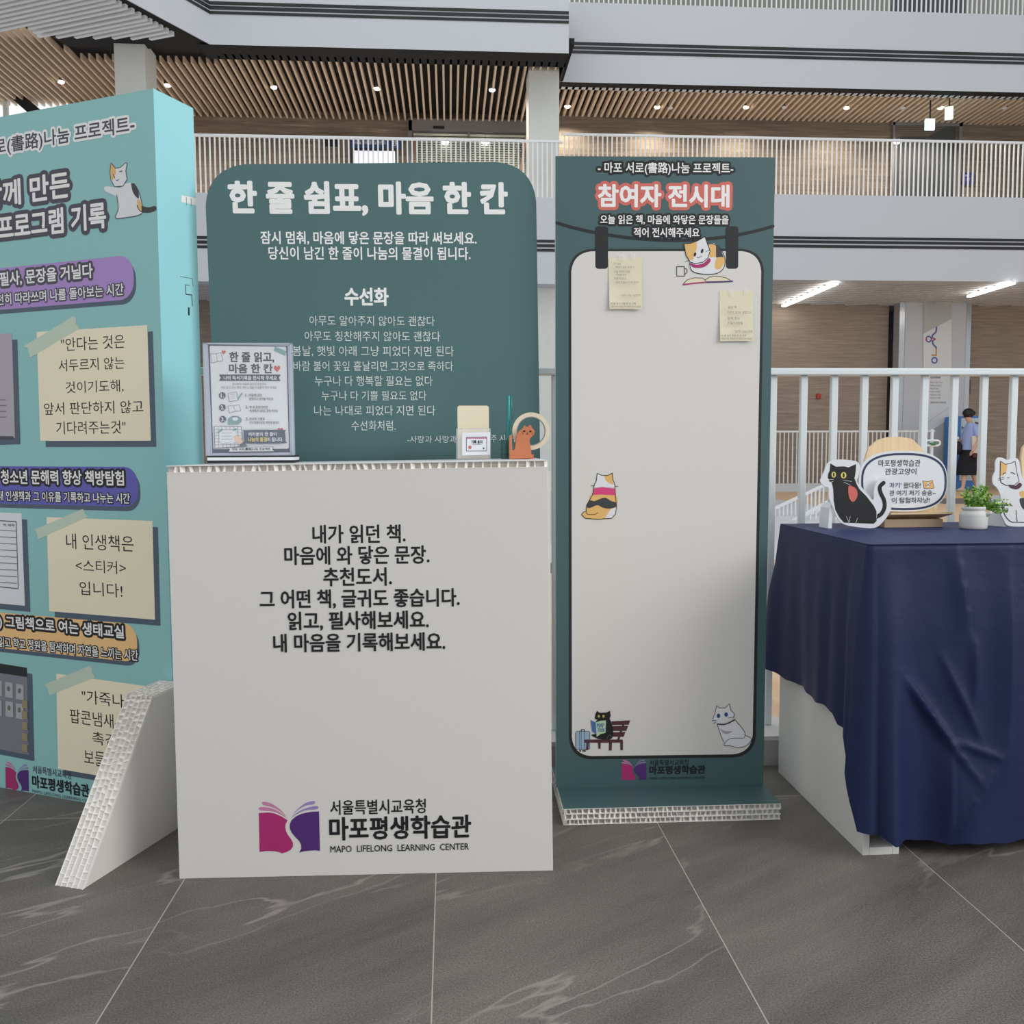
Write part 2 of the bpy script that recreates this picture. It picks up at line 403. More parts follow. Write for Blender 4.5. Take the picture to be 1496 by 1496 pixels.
def honeycomb(parent, P0, L, W, N, rows, pitch, depth=.012, name='honeycomb_edge', seed=1):
    """cut edge of honeycomb cardboard: liner sheets and folded cell webs over a hollow"""
    r_ = random.Random(seed); l = L.length; Ld = L.normalized(); rw = W/rows; Nn = N.normalized(); t = .0009
    Wd = W.normalized(); mb = MB(); mb.use(M_edgeb); mb.face([P0-Nn*depth, P0+L-Nn*depth, P0+L+W-Nn*depth, P0+W-Nn*depth])
    mb.use(M_edge)
    for i in range(rows+1):
        mb.obox(P0+rw*i-Wd*t*.8-Nn*depth, L, Wd*t*1.6, Nn*(depth+r_.uniform(0, .0008)))
    for i in range(rows):
        x = r_.uniform(0, pitch)
        while x < l:
            tw = r_.uniform(-.25, .25)*pitch; lean = r_.uniform(.15, .55)*pitch; d2 = r_.uniform(-.002, .001)
            A = P0+rw*i+Ld*x; B = P0+rw*(i+1)+Ld*min(l, max(0, x+tw))
            mb.obox(A-Nn*depth, Ld*t, B-A, Nn*(depth+d2))
            # the fold of the web that catches light
            mb.face([A+Nn*d2, B+Nn*d2, B-Nn*depth*.8+Ld*lean, A-Nn*depth*.8+Ld*lean])
            x += pitch*r_.uniform(.75, 1.25)
    return mb.build(name, None, parent)

def library_logo(art, f):
    """open-book emblem, outline points taken from pixels of an enlarged image crop"""
    old = art.map; art.map = f
    g = lambda pts, m: art.poly(pts, m)
    g(crom([(107, 93), (107, 113), (170, 130), (225, 160), (255, 188), (220, 145), (160, 105)], k=3), M_magl)
    g(crom([(88, 128), (88, 148), (170, 155), (230, 180), (262, 200), (215, 160), (150, 132)], k=3), M_magl)
    g([(80, 165), (150, 162), (185, 170), (225, 187), (265, 212), (253, 235), (250, 255), (254, 280), (266, 305), (285, 330), (299, 355), (300, 380), (285, 402), (262, 415), (230, 425), (205, 416), (180, 411), (130, 410), (85, 416)], M_magenta)
    g(crom([(435, 88), (435, 108), (380, 118), (320, 155), (288, 192), (325, 145), (380, 102)], k=3), M_purl)
    g(crom([(455, 120), (455, 140), (380, 148), (320, 175), (287, 198), (330, 160), (390, 132)], k=3), M_purl)
    g([(467, 155), (430, 156), (395, 161), (355, 170), (320, 186), (290, 212), (279, 240), (280, 265), (292, 292), (315, 320), (340, 345), (353, 370), (353, 395), (340, 420), (370, 411), (400, 408), (440, 405), (473, 408)], M_purple)
    art.map = old
# ------------------------------------------------------------------ the setting: floor, kerb, far building
fl = MB(); fl.face([(-14, -6, 0), (14, -6, 0), (14, 2.88, 0), (-14, 2.88, 0)]); struct(fl.build('floor', M_floor))
fb = MB(); fb.face([(-16, 2.88, -.002), (16, 2.88, -.002), (16, 8, -.002), (-16, 8, -.002)]); struct(fb.build('floor.001', M_woodfloor))
fb = MB(); fb.face([(-16, 8, -.002), (6.2, 8, -.002), (6.2, 26, -.002), (-16, 26, -.002)]); struct(fb.build('floor.002', M_greyfloor))
fb = MB(); fb.face([(6.2, 8, -.002), (26, 8, -.002), (26, 26, -.002), (6.2, 26, -.002)]); struct(fb.build('floor.003', M_woodfloor))
KY = 2.80                                   # front face of the kerb
kb = MB(); kb.use(M_kerbf).box((-.84, KY, 0), (5, KY+.2, .084)); kb.use(M_kerb).box((-.84, KY-.004, .084), (5, KY+.2, .098))
struct(kb.build('trim_1', None))

# far facade: z levels read from the photograph on planes at known distance
FY, FYL, FL = 17.5, 16.3, 15.9
def zlev(x, y, Y): return atY(x, y, Y).z
X_SPLIT = atY(822, 300, FYL).x
zr = [zlev(1300, y, FY) for y in (410, 286)]
XL, XR = -14.0, 20.0
def fascia(name, x0, x1, Y, zb, zt, stripes, thick=.35):
    mb = MB(); mb.box((x0, Y, zb), (x1, Y+thick, zt)); o = struct(mb.build(name, M_band))
    for a, b in stripes:
        q = MB(); q.box((x0, Y-.012, a), (x1, Y-.0005, b)); q.build('stripe', M_blackmetal, o)
    return o
# lower band right and left
st = [(zlev(1300, y1, FY), zlev(1300, y0, FY)) for y0, y1 in ((347, 350.6), (352.6, 356.6), (359, 363))]
fascia('trim_2', X_SPLIT, XR, FY, zr[0], zr[1], st)
zl = [zlev(295, 411, FYL), zlev(295, 281.5, FYL)]
st = [(zlev(295, y1, FYL), zlev(295, y0, FYL)) for y0, y1 in ((345, 349), (351.5, 356), (358.5, 362.5))]
fascia('trim_3', XL, X_SPLIT, FYL, zl[0], zl[1], st)
# upper right band
zu = [zlev(1200, 128.5, FY), zlev(1200, 13.5, FY)]
st = [(zlev(1200, y1, FY), zlev(1200, y0, FY)) for y0, y1 in ((70.8, 75), (77, 81), (83, 87))]
XU = atY(831, 60, FL).x
fascia('trim_4', XU-.4, XR, FY, zu[0], zu[1], st)
# upper left band, nearer, with its diagonal return
zs = zlev(570, 71.5, FL)
cnr = atY(308, 66, FL); xcl = cnr.x
ztop = zlev(570, -60, FL)
st = [(zlev(570, y1, FL), zlev(570, y0, FL)) for y0, y1 in ((9.5, 14), (16, 21), (23.5, 27.5))]
f5 = fascia('trim_5', xcl, XU, FL, zs, ztop, st)
far = atZ(187, 0, zs); dg = (V((far.x, far.y, 0))-V((xcl, FL, 0))).normalized(); nrm5 = V((-dg.y, dg.x, 0))
A = V((xcl, FL, zs)); mb = MB(); mb.obox(A, dg*6, nrm5*.02 if nrm5.x < 0 else -nrm5*.02, V((0, 0, ztop-zs))); o6 = struct(mb.build('trim_6', M_band))
for a, b in st:
    q = MB(); off = (-nrm5 if nrm5.x < 0 else nrm5)*.012
    q.obox(V((xcl, FL, a))+off*.05, dg*6, off, V((0, 0, b-a))); q.build('stripe', M_blackmetal, o6)
q = MB(); q.box((XU-.02, FL+.36, zs), (XU, FY, ztop)); struct(q.build('trim_7', M_blackmetal))
# walls behind
WYU = atZ(660, 176, zs+.02).y
WYL = 20.7
zfl2 = zr[0]+.9
mb = MB(); mb.box((XL, WYU, zfl2), (XR+2, WYU+.2, zs+1.5)); struct(mb.build('wall_upper', M_stone))
mb = MB(); mb.box((-9, WYL, -.01), (atY(1295, 600, WYL).x, WYL+.2, zr[0]+.6)); mb.box((atY(1415, 600, WYL).x, WYL, -.01), (24, WYL+.2, zr[0]+.6)); struct(mb.build('wall_lower', M_stone2))
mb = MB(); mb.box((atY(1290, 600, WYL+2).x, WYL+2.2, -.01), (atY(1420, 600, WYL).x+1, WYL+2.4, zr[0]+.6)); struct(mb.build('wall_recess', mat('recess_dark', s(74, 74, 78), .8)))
# slab tops (second floor deck) and dark voids over the slats
mb = MB(); mb.box((XL, FYL+.35, zfl2-.2), (X_SPLIT, WYU+.2, zfl2)); mb.box((X_SPLIT, FY+.35, zfl2-.2), (XR, WYU+.2, zfl2)); mb.build('slab', M_greyfloor); struct(bpy.data.objects['slab'])
ZV = zs+.16
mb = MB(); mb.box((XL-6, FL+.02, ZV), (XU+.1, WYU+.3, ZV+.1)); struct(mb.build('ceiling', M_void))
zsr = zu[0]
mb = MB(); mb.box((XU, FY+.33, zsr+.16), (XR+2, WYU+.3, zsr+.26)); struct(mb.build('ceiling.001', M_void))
# black edge strips of the soffits
ye = atZ(600, 80.5, zs).y
mb = MB(); mb.box((xcl-.2, FL+.36, zs), (XU, ye+.35, zs+.15)); mb.box((xcl-.2, FL+.0, zs-.002), (XU, FL+.36, zs-.0005)); struct(mb.build('trim_8', M_void))
yer = atZ(1200, 135, zsr).y
mb = MB(); mb.box((XU, FY+.0, zsr-.004), (XR, yer, zsr-.0005)); struct(mb.build('trim_9', M_void))
# slats of the left soffit (run away from the viewer) - one slat panel
XY = [(atZ(45, 45, zs).x, atZ(45, 45, zs).y), (atZ(115, 87, zs).x, atZ(115, 87, zs).y), (atZ(318, 93, zs).x, atZ(318, 93, zs).y), (atZ(320, 80, zs).x, ye+.02)]
def interp_(x, tab):
    if x <= tab[0][0]: return tab[0][1]
    for (a_, b_), (c_, d_) in zip(tab, tab[1:]):
        if x <= c_: return b_+(d_-b_)*(x-a_)/(c_-a_)
    return tab[-1][1]
mb = MB(); x = -13.0
while x < XU-.05:
    y0 = interp_(x, XY)
    mb.box((x, y0, zs), (x+.036, WYU, zs+.11)); x += .132
struct(mb.build('ceiling.002', M_slatw))
mb = MB(); x = XU+.05
while x < XR+1:
    mb.box((x, yer+.01, zsr), (x+.05, WYU, zsr+.10)); x += .13
struct(mb.build('ceiling.003', M_slatw))
# white soffit slats top left, running across
ends = [(221, 59.5), (194, 59), (167, 58), (139.5, 58), (112, 57), (85.5, 57), (58, 56), (52, 50), (45, 44)]
zA = zs-.05
dA = (atZ(0, 51, zA)-atZ(43, 42, zA)); dA.z = 0; dA.normalize()      # points left
d0, d1 = atZ(252, 51.5, zA), atZ(160, -1, zA); dd = (d1-d0); dd.z = 0; dd.normalize()
def meet(p, a, q, b):      # p + t a = q + u b
    den = a.x*b.y-a.y*b.x; t = ((q.x-p.x)*b.y-(q.y-p.y)*b.x)/den; return p+a*t
mb = MB(); pers = V((-dA.y, dA.x, 0));  pers = pers if pers.y < 0 else -pers   # towards the viewer
P_list = []
for k, e in enumerate(ends):
    p = atZ(*e, zA); P_list.append((meet(p, dA, d0, dd), p))
last = P_list[-1][1]; step = (atZ(139.5, 58, zA)-atZ(167, 58, zA)).dot(pers)
step = abs((meet(P_list[3][0], dA, d0, dd)-meet(P_list[1][0], dA, d0, dd)).dot(pers))/2
for k in range(1, 26):
    p = last+pers*step*k; P_list.append((meet(p, dA, d0, dd), p+dA*9))
for a, b in P_list:
    mb.obox(a, b-a, pers*step*.5, V((0, 0, .07)))
struct(mb.build('ceiling.004', M_slatg))
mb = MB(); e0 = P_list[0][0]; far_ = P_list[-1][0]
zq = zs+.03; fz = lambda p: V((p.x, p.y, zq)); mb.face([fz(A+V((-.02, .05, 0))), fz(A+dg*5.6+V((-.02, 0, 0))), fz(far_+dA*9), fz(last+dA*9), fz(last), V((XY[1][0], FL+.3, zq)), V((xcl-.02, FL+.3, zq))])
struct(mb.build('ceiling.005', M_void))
# dark strip and bright glazing far left
g0 = atY(-60, 60, 18.6); g1 = atY(52, 175, 18.6)
mb = MB(); P = [atY(*p, 18.55) for p in ((-80, 41), (0, 112), (75, 173), (56, 178), (0, 129), (-80, 58))]
mb.prism(P, V((0, .12, 0))); struct(mb.build('trim_10', M_blackmetal))
mb = MB(); mb.obox(atY(-80, 260, 18.9), V((2.4, 0, 0)), V((0, .02, 0)), V((0, 0, 3.0))); struct(mb.build('window_1', mat('bright_glazing', s(236, 244, 250), .3, emit=.85)))
mb = MB(); P0 = atY(8, 250, 18.7); mb.obox(P0, V((.09, 0, 0)), V((0, .06, 0)), V((0, 0, 2.2))); struct(mb.build('trim_11', M_conc))

# columns
def column(name, x0, x1, ytop, Y, depth, zb, zt, m=M_conc):
    a = atY(x0, ytop, Y); b = atY(x1, ytop, Y); mb = MB(); mb.box((a.x, Y, zb), (b.x, Y+depth, zt)); return struct(mb.build(name, m, bevel=.01))
column('column', 772.5, 817, 100, FYL+.36, .55, -.01, zs+.1)
column('column.001', 167, 212, 100, FL+.12, .62, -.01, zs+.1)
CY = 20.28
c3 = column('column.002', 1322, 1411, 500, CY, .38, -.01, zr[0]+.3, M_band)
for x0, x1 in ((1313.5, 1322), (1411, 1418)):
    a = atY(x0, 500, CY+.02); b = atY(x1, 500, CY+.02); mb = MB(); mb.box((a.x, CY+.02, 0), (b.x, CY+.3, zr[0]+.3)); mb.build('steel_strip', mat('steel', s(190, 194, 198), .3, metal=.6), c3)

# lower ceiling of slats
zc = zr[0]+.02
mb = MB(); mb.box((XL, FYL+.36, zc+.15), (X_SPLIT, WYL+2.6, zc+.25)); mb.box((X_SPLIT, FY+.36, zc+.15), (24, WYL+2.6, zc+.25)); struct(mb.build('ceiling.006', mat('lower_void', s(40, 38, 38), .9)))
mb = MB(); k = -14.0; dl = V((.93, -.36, 0)); pl_ = V((.36, .93, 0))
while k < 30:
    # clip each slat to the bay
    pts = []
    for Yc in (FYL+.4, WYL):
        pass
    p = V((0, 18.5, zc)) + V((k, 0, 0))
    t0 = (FY+.38-p.y)/dl.y if p.x > 1 else (FYL+.4-p.y)/dl.y; t1 = (WYL-p.y)/dl.y
    mb.obox(p+dl*t1, dl*(t0-t1), pl_*.13, V((0, 0, .1))); k += .8
struct(mb.build('ceiling.007', M_slatl))

# railings of thin white balusters
def railing(name, label, cat, x0, x1, Y, zb, zt, pitch, wid=.024, rail=.04, group=None):
    t = thing(name, label, cat, (x0, Y, zb), group)
    m = MB(); m.box((x0, Y-.02, zt-rail), (x1, Y+.03, zt)); m.build('handrail', M_white, t)
    base = None; n = int((x1-x0)/pitch)
    for i in range(n):
        x = x0+pitch*(i+.5)
        if base is None:
            m = MB(); m.box((x-wid/2, Y-.012, zb), (x+wid/2, Y+.012, zt-rail)); base = m.build('baluster', M_white, t); xb = x
        else:
            c = base.copy(); COL.objects.link(c); c.location = (x-xb, 0, 0)
    return t
def px_pitch(px, Y): return px*Y/FPX
zt = zlev(1300, 203.5, FY+.1)
RG = 'white baluster railings along the upper floors'
railing('balcony_railing', 'white baluster railing on second floor, in front of grey doorway', 'railing', X_SPLIT+.15, atY(1500, 300, FY).x+.3, FY+.1, zr[1], zt, px_pitch(6.95, FY), group=RG)
zt = zlev(560, 200.5, FYL+.1)
railing('balcony_railing', 'white baluster railing on second floor above dark teal backdrop', 'railing', atY(250, 250, FYL).x, X_SPLIT, FYL+.1, zl[1], zt, px_pitch(6.9, FYL), group=RG)
railing('balcony_railing', 'white baluster railing cut by top edge of photo', 'railing', XU+.1, atY(1500, 10, FY).x+.3, FY+.1, zu[1], zu[1]+1.1, px_pitch(7.0, FY), group=RG)
mb = MB(); mb.box((XU, WYU, zsr+.3), (XR+2, WYU+.2, zsr+4)); struct(mb.build('wall_third', mat('third_stone', s(150, 150, 138), .7)))
p0 = atY(1303, 20, WYU-.02); p1 = atY(1410, 10, WYU-.02)
mb = MB(); mb.box((p0.x, WYU-.03, zu[1]), (p1.x, WYU-.005, zu[1]+2.2)); struct(mb.build('door_1', mat('dark_door', s(72, 76, 82), .6)))
# lower far railing and stair rails
zf = zlev(1200, 706, 19.6)
railing('stair_railing', 'low white railing in front of brown wall, behind black cat cutout', 'railing', atY(1080, 680, 19.6).x, atY(1364, 680, 19.6).x, 19.6, max(0.02, zf), zlev(1200, 629, 19.6), px_pitch(6.45, 19.6), .022)
mb = MB(); mb.box((atY(1080, 680, 19.6).x, 19.5, 0), (atY(1364, 680, 19.6).x, 19.7, max(.02, zf))); struct(mb.build('trim_15', M_band))
def sloped(label, a, b, Y, hgt, n):
    A, B = atY(*a, Y), atY(*b, Y); t = thing('stair_handrail', label, 'railing', (A.x, Y, A.z-hgt))
    m = MB(); m.bar(A, B, .04); m.build('handrail', M_white, t)
    m = MB(); m.bar(A-V((0, 0, hgt)), B-V((0, 0, hgt)), .04); m.build('bottom_rail', M_white, t)
    for i in range(n):
        p = A.lerp(B, (i+.5)/n); m = MB(); m.bar(p, p-V((0, 0, hgt)), .022, up=V((0, 1, 0))); m.build('baluster', M_white, t)
sloped('white sloping stair rail seen just left of black cat cutout', (1112, 752), (1206, 708), 13.0, .33, 16)
sloped('lower white sloping stair rail behind black cat cutout', (1112, 786), (1230, 722), 12.2, .3, 14)
mb = MB(); mb.box((-2.2, 7.3, -.001), (1.6, 7.9, .004)); struct(mb.build('trim_12', M_blackmetal))
mb = MB(); mb.box((atY(1390, 730, 15).x, 15.2, -.001), (12, 16.6, .004)); struct(mb.build('trim_13', mat('entrance_mat', s(112, 104, 98), .9)))
mb = MB(); mb.box((atY(1390, 730, 15).x, 16.8, -.001), (12, 17.1, .006)); struct(mb.build('trim_14', mat('tactile_yellow', s(226, 184, 96), .7)))
mb = MB(); P0 = atY(790, 825, 10); mb.box((P0.x-1.5, 10, 0), (P0.x+1.4, 10.25, zlev(800, 718, 10))); struct(mb.build('wall_stair', mat('stair_side', s(188, 192, 202), .6)))

# doors and signs on the upper wall
M_doorf = mat('grey_frame', s(126, 122, 122), .5, metal=.3)
def slab(mb, x0, y0, x1, y1, Y, t, m): mb.use(m); a = atY(x0, y1, Y); b = atY(x1, y0, Y); mb.box((a.x, Y-t, a.z), (b.x, Y, b.z))
d2 = MB(); slab(d2, 597, 177, 782, 192, WYU, .06, M_doorf); slab(d2, 597, 177, 602, 300, WYU, .06, M_doorf); slab(d2, 770, 177, 785, 300, WYU, .06, M_doorf); slab(d2, 684, 192, 686, 300, WYU, .05, M_doorf)
slab(d2, 602, 192, 770, 300, WYU, .015, mat('shutter_dark', s(92, 90, 84), .6)); d2 = struct(d2.build('door_2', None))
sh = MB()
for i in range(28): slab(sh, 604, 198+i*3.4, 769, 199.7+i*3.4, WYU-.016, .012, mat('shutter_slat', s(190, 194, 178), .5))
sh.build('shutter', None, d2)
for (a, b) in (((606, 199), (612, 300)), ((769, 198), (752, 300))):
    q = MB(); q.bar(atY(*a, WYU-.08), atY(*b, WYU-.08), .05); q.build('wood_brace', mat('brace_wood', s(150, 112, 84), .6), d2)
q = MB(); slab(q, 633, 185, 649, 188, WYU-.061, .03, M_blackmetal); q.build('closer', None, d2)
d3 = MB(); slab(d3, 1300, 179, 1404, 184, WYU, .07, M_doorf); slab(d3, 1300, 179, 1306, 290, WYU, .07, M_doorf); slab(d3, 1396, 179, 1404, 290, WYU, .07, M_doorf)
slab(d3, 1306, 184, 1396, 290, WYU, .012, mat('corridor_dark', s(64, 66, 68), .7)); d3 = struct(d3.build('door_3', None))
q = MB(); q.use(mat('corridor_slat', s(120, 104, 92), .7))
for i in range(6): q.face([atY(x, y, WYU-.02) for x, y in ((1307, 186.2+i*2.6), (1307, 184.6+i*2.6), (1382-i*4.5, 184.6+i*2.6), (1380-i*4.5, 186.2+i*2.6))])
q.build('slat_panel', None, d3)
sg = MB(); slab(sg, 512, 203, 586, 217, WYU-.002, .05, mat('sign_blue', s(44, 72, 118), .4)); sg = tag(sg.build('wall_sign', None), 'dark blue sign with white Korean lettering behind upper railing', 'sign')
fc = Face(atY(512, 210, WYU-.054), (1, 0, 0), (0, -1, 0)); a = Art(fc, .002); a.text('자료실 안내 열람실 어린이', 516, 563, 205.5, 211, M_text); a.text('2F', 573, 581, 205.5, 213, M_text); a.build('lettering', None, sg)
t = MB(); slab(t, 514, 219, 580, 246, WYU-.002, .06, M_blackmetal); t = tag(t.build('wall_screen', None), 'bright wall screen in a dark frame below blue sign', 'screen')
q = MB(); slab(q, 518, 221, 577, 246, WYU-.063, .004, mat('screen_glow', s(214, 216, 232), .3, emit=.75)); q.build('display', None, t)
q = MB(); slab(q, 474, 203, 494, 214, WYU-.002, .12, M_blackmetal); tag(q.build('wall_speaker', None), 'small black box on stone wall left of blue sign', 'speaker')
sg = MB(); slab(sg, 1404, 253, 1422, 270, WYU-.002, .04, mat('sign_violet', s(56, 52, 112), .4)); sg = tag(sg.build('wall_sign', None), 'small violet blue sign right of grey upper doorway', 'sign')
fc = Face(atY(1404, 262, WYU-.043), (1, 0, 0), (0, -1, 0)); a = Art(fc, .002); a.poly(rrect(1410, 255, 1416, 258, .5), M_purl); a.text('EXIT', 1408, 1418, 260, 264, M_purl); a.build('lettering', None, sg)
# exit signs hanging from the slats
def exit_sign(label, x0, y0, x1, y1, Y, turn=0):
    a = atY(x0, y1, Y); b = atY(x1, y0, Y); t = thing('exit_sign', label, 'exit sign', ((a.x+b.x)/2, Y, a.z), 'lit exit signs under the slat ceiling')
    wv = V((math.cos(turn), math.sin(turn), 0)); q = MB()
    q.obox(V((a.x, Y, a.z)), wv*(b.x-a.x), V((0, .05, 0)), V((0, 0, b.z-a.z))); lb = q.build('lit_box', mat('exit_glow', s(196, 244, 232), .3, emit=2.2), t)
    q = MB(); c_ = V((a.x, Y, b.z))+wv*(b.x-a.x)/2+V((0, .02, 0)); q.bar(c_, V((c_.x, c_.y, zsr+.1)), .02, up=V((0, 1, 0))); q.build('rod', M_blackmetal, t)
    fc = Face(V((a.x, Y-.004, a.z)), wv, (wv.y, -wv.x, 0)); ar = Art(fc, .001)
    W_, H_ = b.x-a.x, b.z-a.z; ar.polyuv([(W_*.2, H_*.18), (W_*.2, H_*.82), (W_*.12, H_*.82), (W_*.12, H_*.18)], mat('exit_green', s(70, 190, 150), .4, emit=.8))
    ar.polyuv([(W_*.84, H_*.18), (W_*.84, H_*.82), (W_*.8, H_*.82), (W_*.8, H_*.18)], mat('exit_green', None)); under(ar.build('emblem', None, t), lb)
exit_sign('green white lit exit sign hanging over grey upper doorway', 1352.5, 173.5, 1366, 189, 17.95)
exit_sign('brighter white exit sign hanging nearer, right of green one', 1382, 156.5, 1391.5, 174.5, 17.86, -.5)
# downlights, one lamp each
def downlight(x, y, z, label, on=True):
    p = atZ(x, y, z+.02); t = thing('downlight', label, 'ceiling light', p, 'downlights in the slat ceilings')
    q = MB(); q.lathe(p, [(.055, .0), (.06, .0), (.06, .16), (.001, .16)], 16, cap=False); hg = q.build('housing', mat('lamp_housing', s(96, 90, 84), .5), t)
    if on:
        l = bpy.data.lights.new('downlight_lamp', 'SPOT'); l.energy = 130; l.color = (1, .9, .76); l.spot_size = 2.6; l.spot_blend = .6; l.shadow_soft_size = .06
        lo = bpy.data.objects.new('downlight_lamp', l); COL.objects.link(lo); lo.location = p+V((0, 0, -.09)); adopt(lo, t)
    q = MB(); q.ball(p+V((0, 0, -.005)), .06, 6, sz=.55); q.build('lens', mat('lamp_glow', (1, .93, .8, 1), .3, emit=9) if on else M_slatl, t)
for x, y, z, l in ((400, 127, zs, 'lit downlight above left half of dark teal backdrop'), (551, 129, zs, 'lit downlight above middle of dark teal backdrop'), (719, 131, zs, 'lit downlight beside pale column'),
                   (89, 119, zs, 'lit downlight among slats above turquoise panel'), (245, 124, zs, 'lit downlight over corner of turquoise panel'),
                   (829, 155, zsr, 'lit downlight just right of pale column'), (960, 156, zsr, 'lit downlight above standing board'), (1090, 156, zsr, 'lit downlight above right edge of standing board'),
                   (1237, 157, zsr, 'lit downlight above stone wall between board and exit signs'), (1374, 157, zsr, 'lit downlight between the two exit signs')):
    downlight(x, y, z, l)
for x, y, l in ((979, 157, 'unlit ceiling fitting next to downlight above standing board'), (1146, 156, 'unlit ceiling fitting right of standing board'), (1319, 157, 'unlit ceiling fitting left of exit signs'), (1467, 157, 'unlit ceiling fitting at far right of slat ceiling')):
    downlight(x, y, zsr, l, False)
for x, y, l in ((650, 208, 'pendant lamp glow in left shutter bay'), (709, 208, 'pendant lamp glow in right shutter bay')):
    p = atY(x, y, WYU-.12); t = thing('pendant_lamp', l, 'lamp', p, 'lamps seen in the shuttered doorway')
    q = MB(); q.ball(p, .055, 6, sx=1.5, sz=.7); q.build('bulb', mat('lamp_cool', (.95, 1, .98, 1), .3, emit=5), t)
    q = MB(); q.bar(p, p+V((0, 0, .12)), .012, up=V((0, 1, 0))); q.build('rod', M_blackmetal, t)
p = atY(1310.5, 206, WYU-.1); q = MB(); q.box((p.x-.06, p.y, p.z-.04), (p.x+.06, p.y+.08, p.z+.04)); tag(q.build('corridor_lamp', mat('lamp_white', (1, 1, .97, 1), .3, emit=6)), 'small white lamp at top left of grey upper doorway', 'lamp')
def linear(label, a, b):
    A, B = atZ(*a, zc-.06), atZ(*b, zc-.06); t = thing('linear_light', label, 'ceiling light', A, 'linear lamps in the lower slat ceiling')
    q = MB(); q.bar(A+V((0, 0, .03)), B+V((0, 0, .03)), .05, .03); q.build('housing', M_slatl, t)
    q = MB(); q.bar(A, B, .1, .03); q.build('diffuser', mat('linear_glow', (1, .97, .93, 1), .3, emit=13), t)
linear('slanting bright linear lamp left of banner column', (1145, 447), (1221, 414.5))
linear('slanting bright linear lamp right of banner column', (1416, 433), (1480, 413.5))
p = atY(1195, 579, WYL); q = MB(); q.box((p.x-.05, WYL-.06, p.z-.055), (p.x+.05, WYL-.001, p.z+.055)); tag(q.build('fire_call_point', mat('alarm_red', s(190, 52, 48), .4), bevel=.008), 'small red fire call point on brown lower wall', 'alarm')
# banner on the right column
bn = thing('column_banner', 'pale hanging banner with looping coloured line on white column', 'banner', atY(1368, 700, CY-.01))
fc = Face(atY(1368, 600, CY-.01), (1, 0, 0), (0, -1, 0)); a = Art(fc, .004)
a.poly([(1349, 400), (1390, 400), (1390, 700), (1349, 700)], mat('banner_grey', s(190, 193, 192), .7)); a.poly([(1348.5, 488), (1390, 466), (1390, 610), (1349, 636)], mat('banner_white', s(226, 230, 233), .7)); bcl = a.build('cloth', None, bn)
a = Art(fc, .007); mB = mat('banner_blue', s(70, 92, 168), .6); mO = mat('banner_orange', s(206, 152, 92), .6); mR = mat('banner_red', s(206, 84, 112), .6)
a.stroke([(1368, 478), (1367, 485), (1362, 490), (1362, 494)], 2, mB, True); a.stroke([(1362, 494), (1366, 495.5), (1362, 498)], 2, mR, True); a.stroke([(1362, 498), (1363, 503), (1367, 507), (1367.5, 510)], 2, mB, True); a.stroke([(1367.5, 510), (1367.5, 519), (1361.5, 519)], 2, mO)
for i, (cx, cy) in enumerate(((1356.5, 495.5), (1365, 526.5))): a.stroke(ell(cx, cy, 3.8, 4), 1.8, mB, closed=True)
a.stroke([(1353, 493), (1354, 499)], 1.6, mR); a.stroke([(1353, 621), (1355, 610)], 1.6, mB, True); a.stroke([(1354, 618), (1386, 595)], 1.6, M_slatl); under(a.build('emblem', None, bn), bcl)
a = Art(fc, .007); a.text('서울 마포평생학습관', 1359, 1374, 550, 553, M_slate, .03)
for i, (st_, x1) in enumerate((('배움과 나눔이 있는', 1377), ('평생학습 공간입니다', 1375), ('책으로 여는', 1371), ('마음과 생각을', 1373), ('함께 읽는 우리', 1374), ('마포의 하루', 1374))): a.text(st_, 1359, x1, 557.5+i*4.55, 560+i*4.55, M_greyink)
a.text('서울특별시교육청 마포평생학습관', 1359, 1382, 586.5, 589.5, M_ink); under(a.build('lettering', None, bn), bcl)

# cash machine behind the walker
Y = 19.65; t = thing('cash_machine', 'blue and white bank machine behind walking woman', 'machine', atY(1420, 716, Y))
q = MB(); a_, b_ = atY(1396.5, 717, Y), atY(1433, 608, Y); q.use(mat('machine_blue', s(70, 132, 208), .4)).box((a_.x, Y, 0), (b_.x, Y+.55, b_.z)); q.build('body', None, t, bevel=.01)
q = MB(); slab(q, 1401, 611, 1431, 702, Y-.001, .02, mat('machine_panel', s(198, 214, 226), .4)); mp2 = q.build('front_panel', None, t)
fc = Face(atY(1410, 640, Y-.022), (1, 0, 0), (0, -1, 0)); a = Art(fc, .003); a.text('NH', 1405, 1415, 623, 628, M_navyink, .05); under(a.build('lettering', None, t), mp2)
q = MB(); slab(q, 1409, 555, 1417, 576, WYL-.001, .05, mat('grey_plate', s(108, 100, 96), .5)); tag(q.build('wall_plate', None), 'narrow grey plate on brown wall above bank machine', 'sign')
# handrail end with green band near the banner
A = atY(1354, 651, 12); B = atY(1370, 651, 12)
t = thing('rail_end', 'looped white handrail end with green band in front of banner column', 'railing', A)
q = MB(); q.tube([A, B, B+V((.03, 0, .02)), B+V((.03, 0, .05)), B+V((0, 0, .07)), A+V((0, 0, .07))], .014, 8); q.build('handrail', M_white, t, smooth=True)
q = MB(); q.tube([atY(1359, 649, 12), atY(1366, 649, 12)], .022, 8); q.build('band', mat('band_green', s(70, 130, 90), .6), t)
for x, yt in ((1362, 627), (1352, 627)):
    q = MB(); a_ = atY(x, yt, 12.1); q.bar(a_, V((a_.x, 12.1, 0)), .03, up=V((0, 1, 0))); q.build('post', M_white, t)

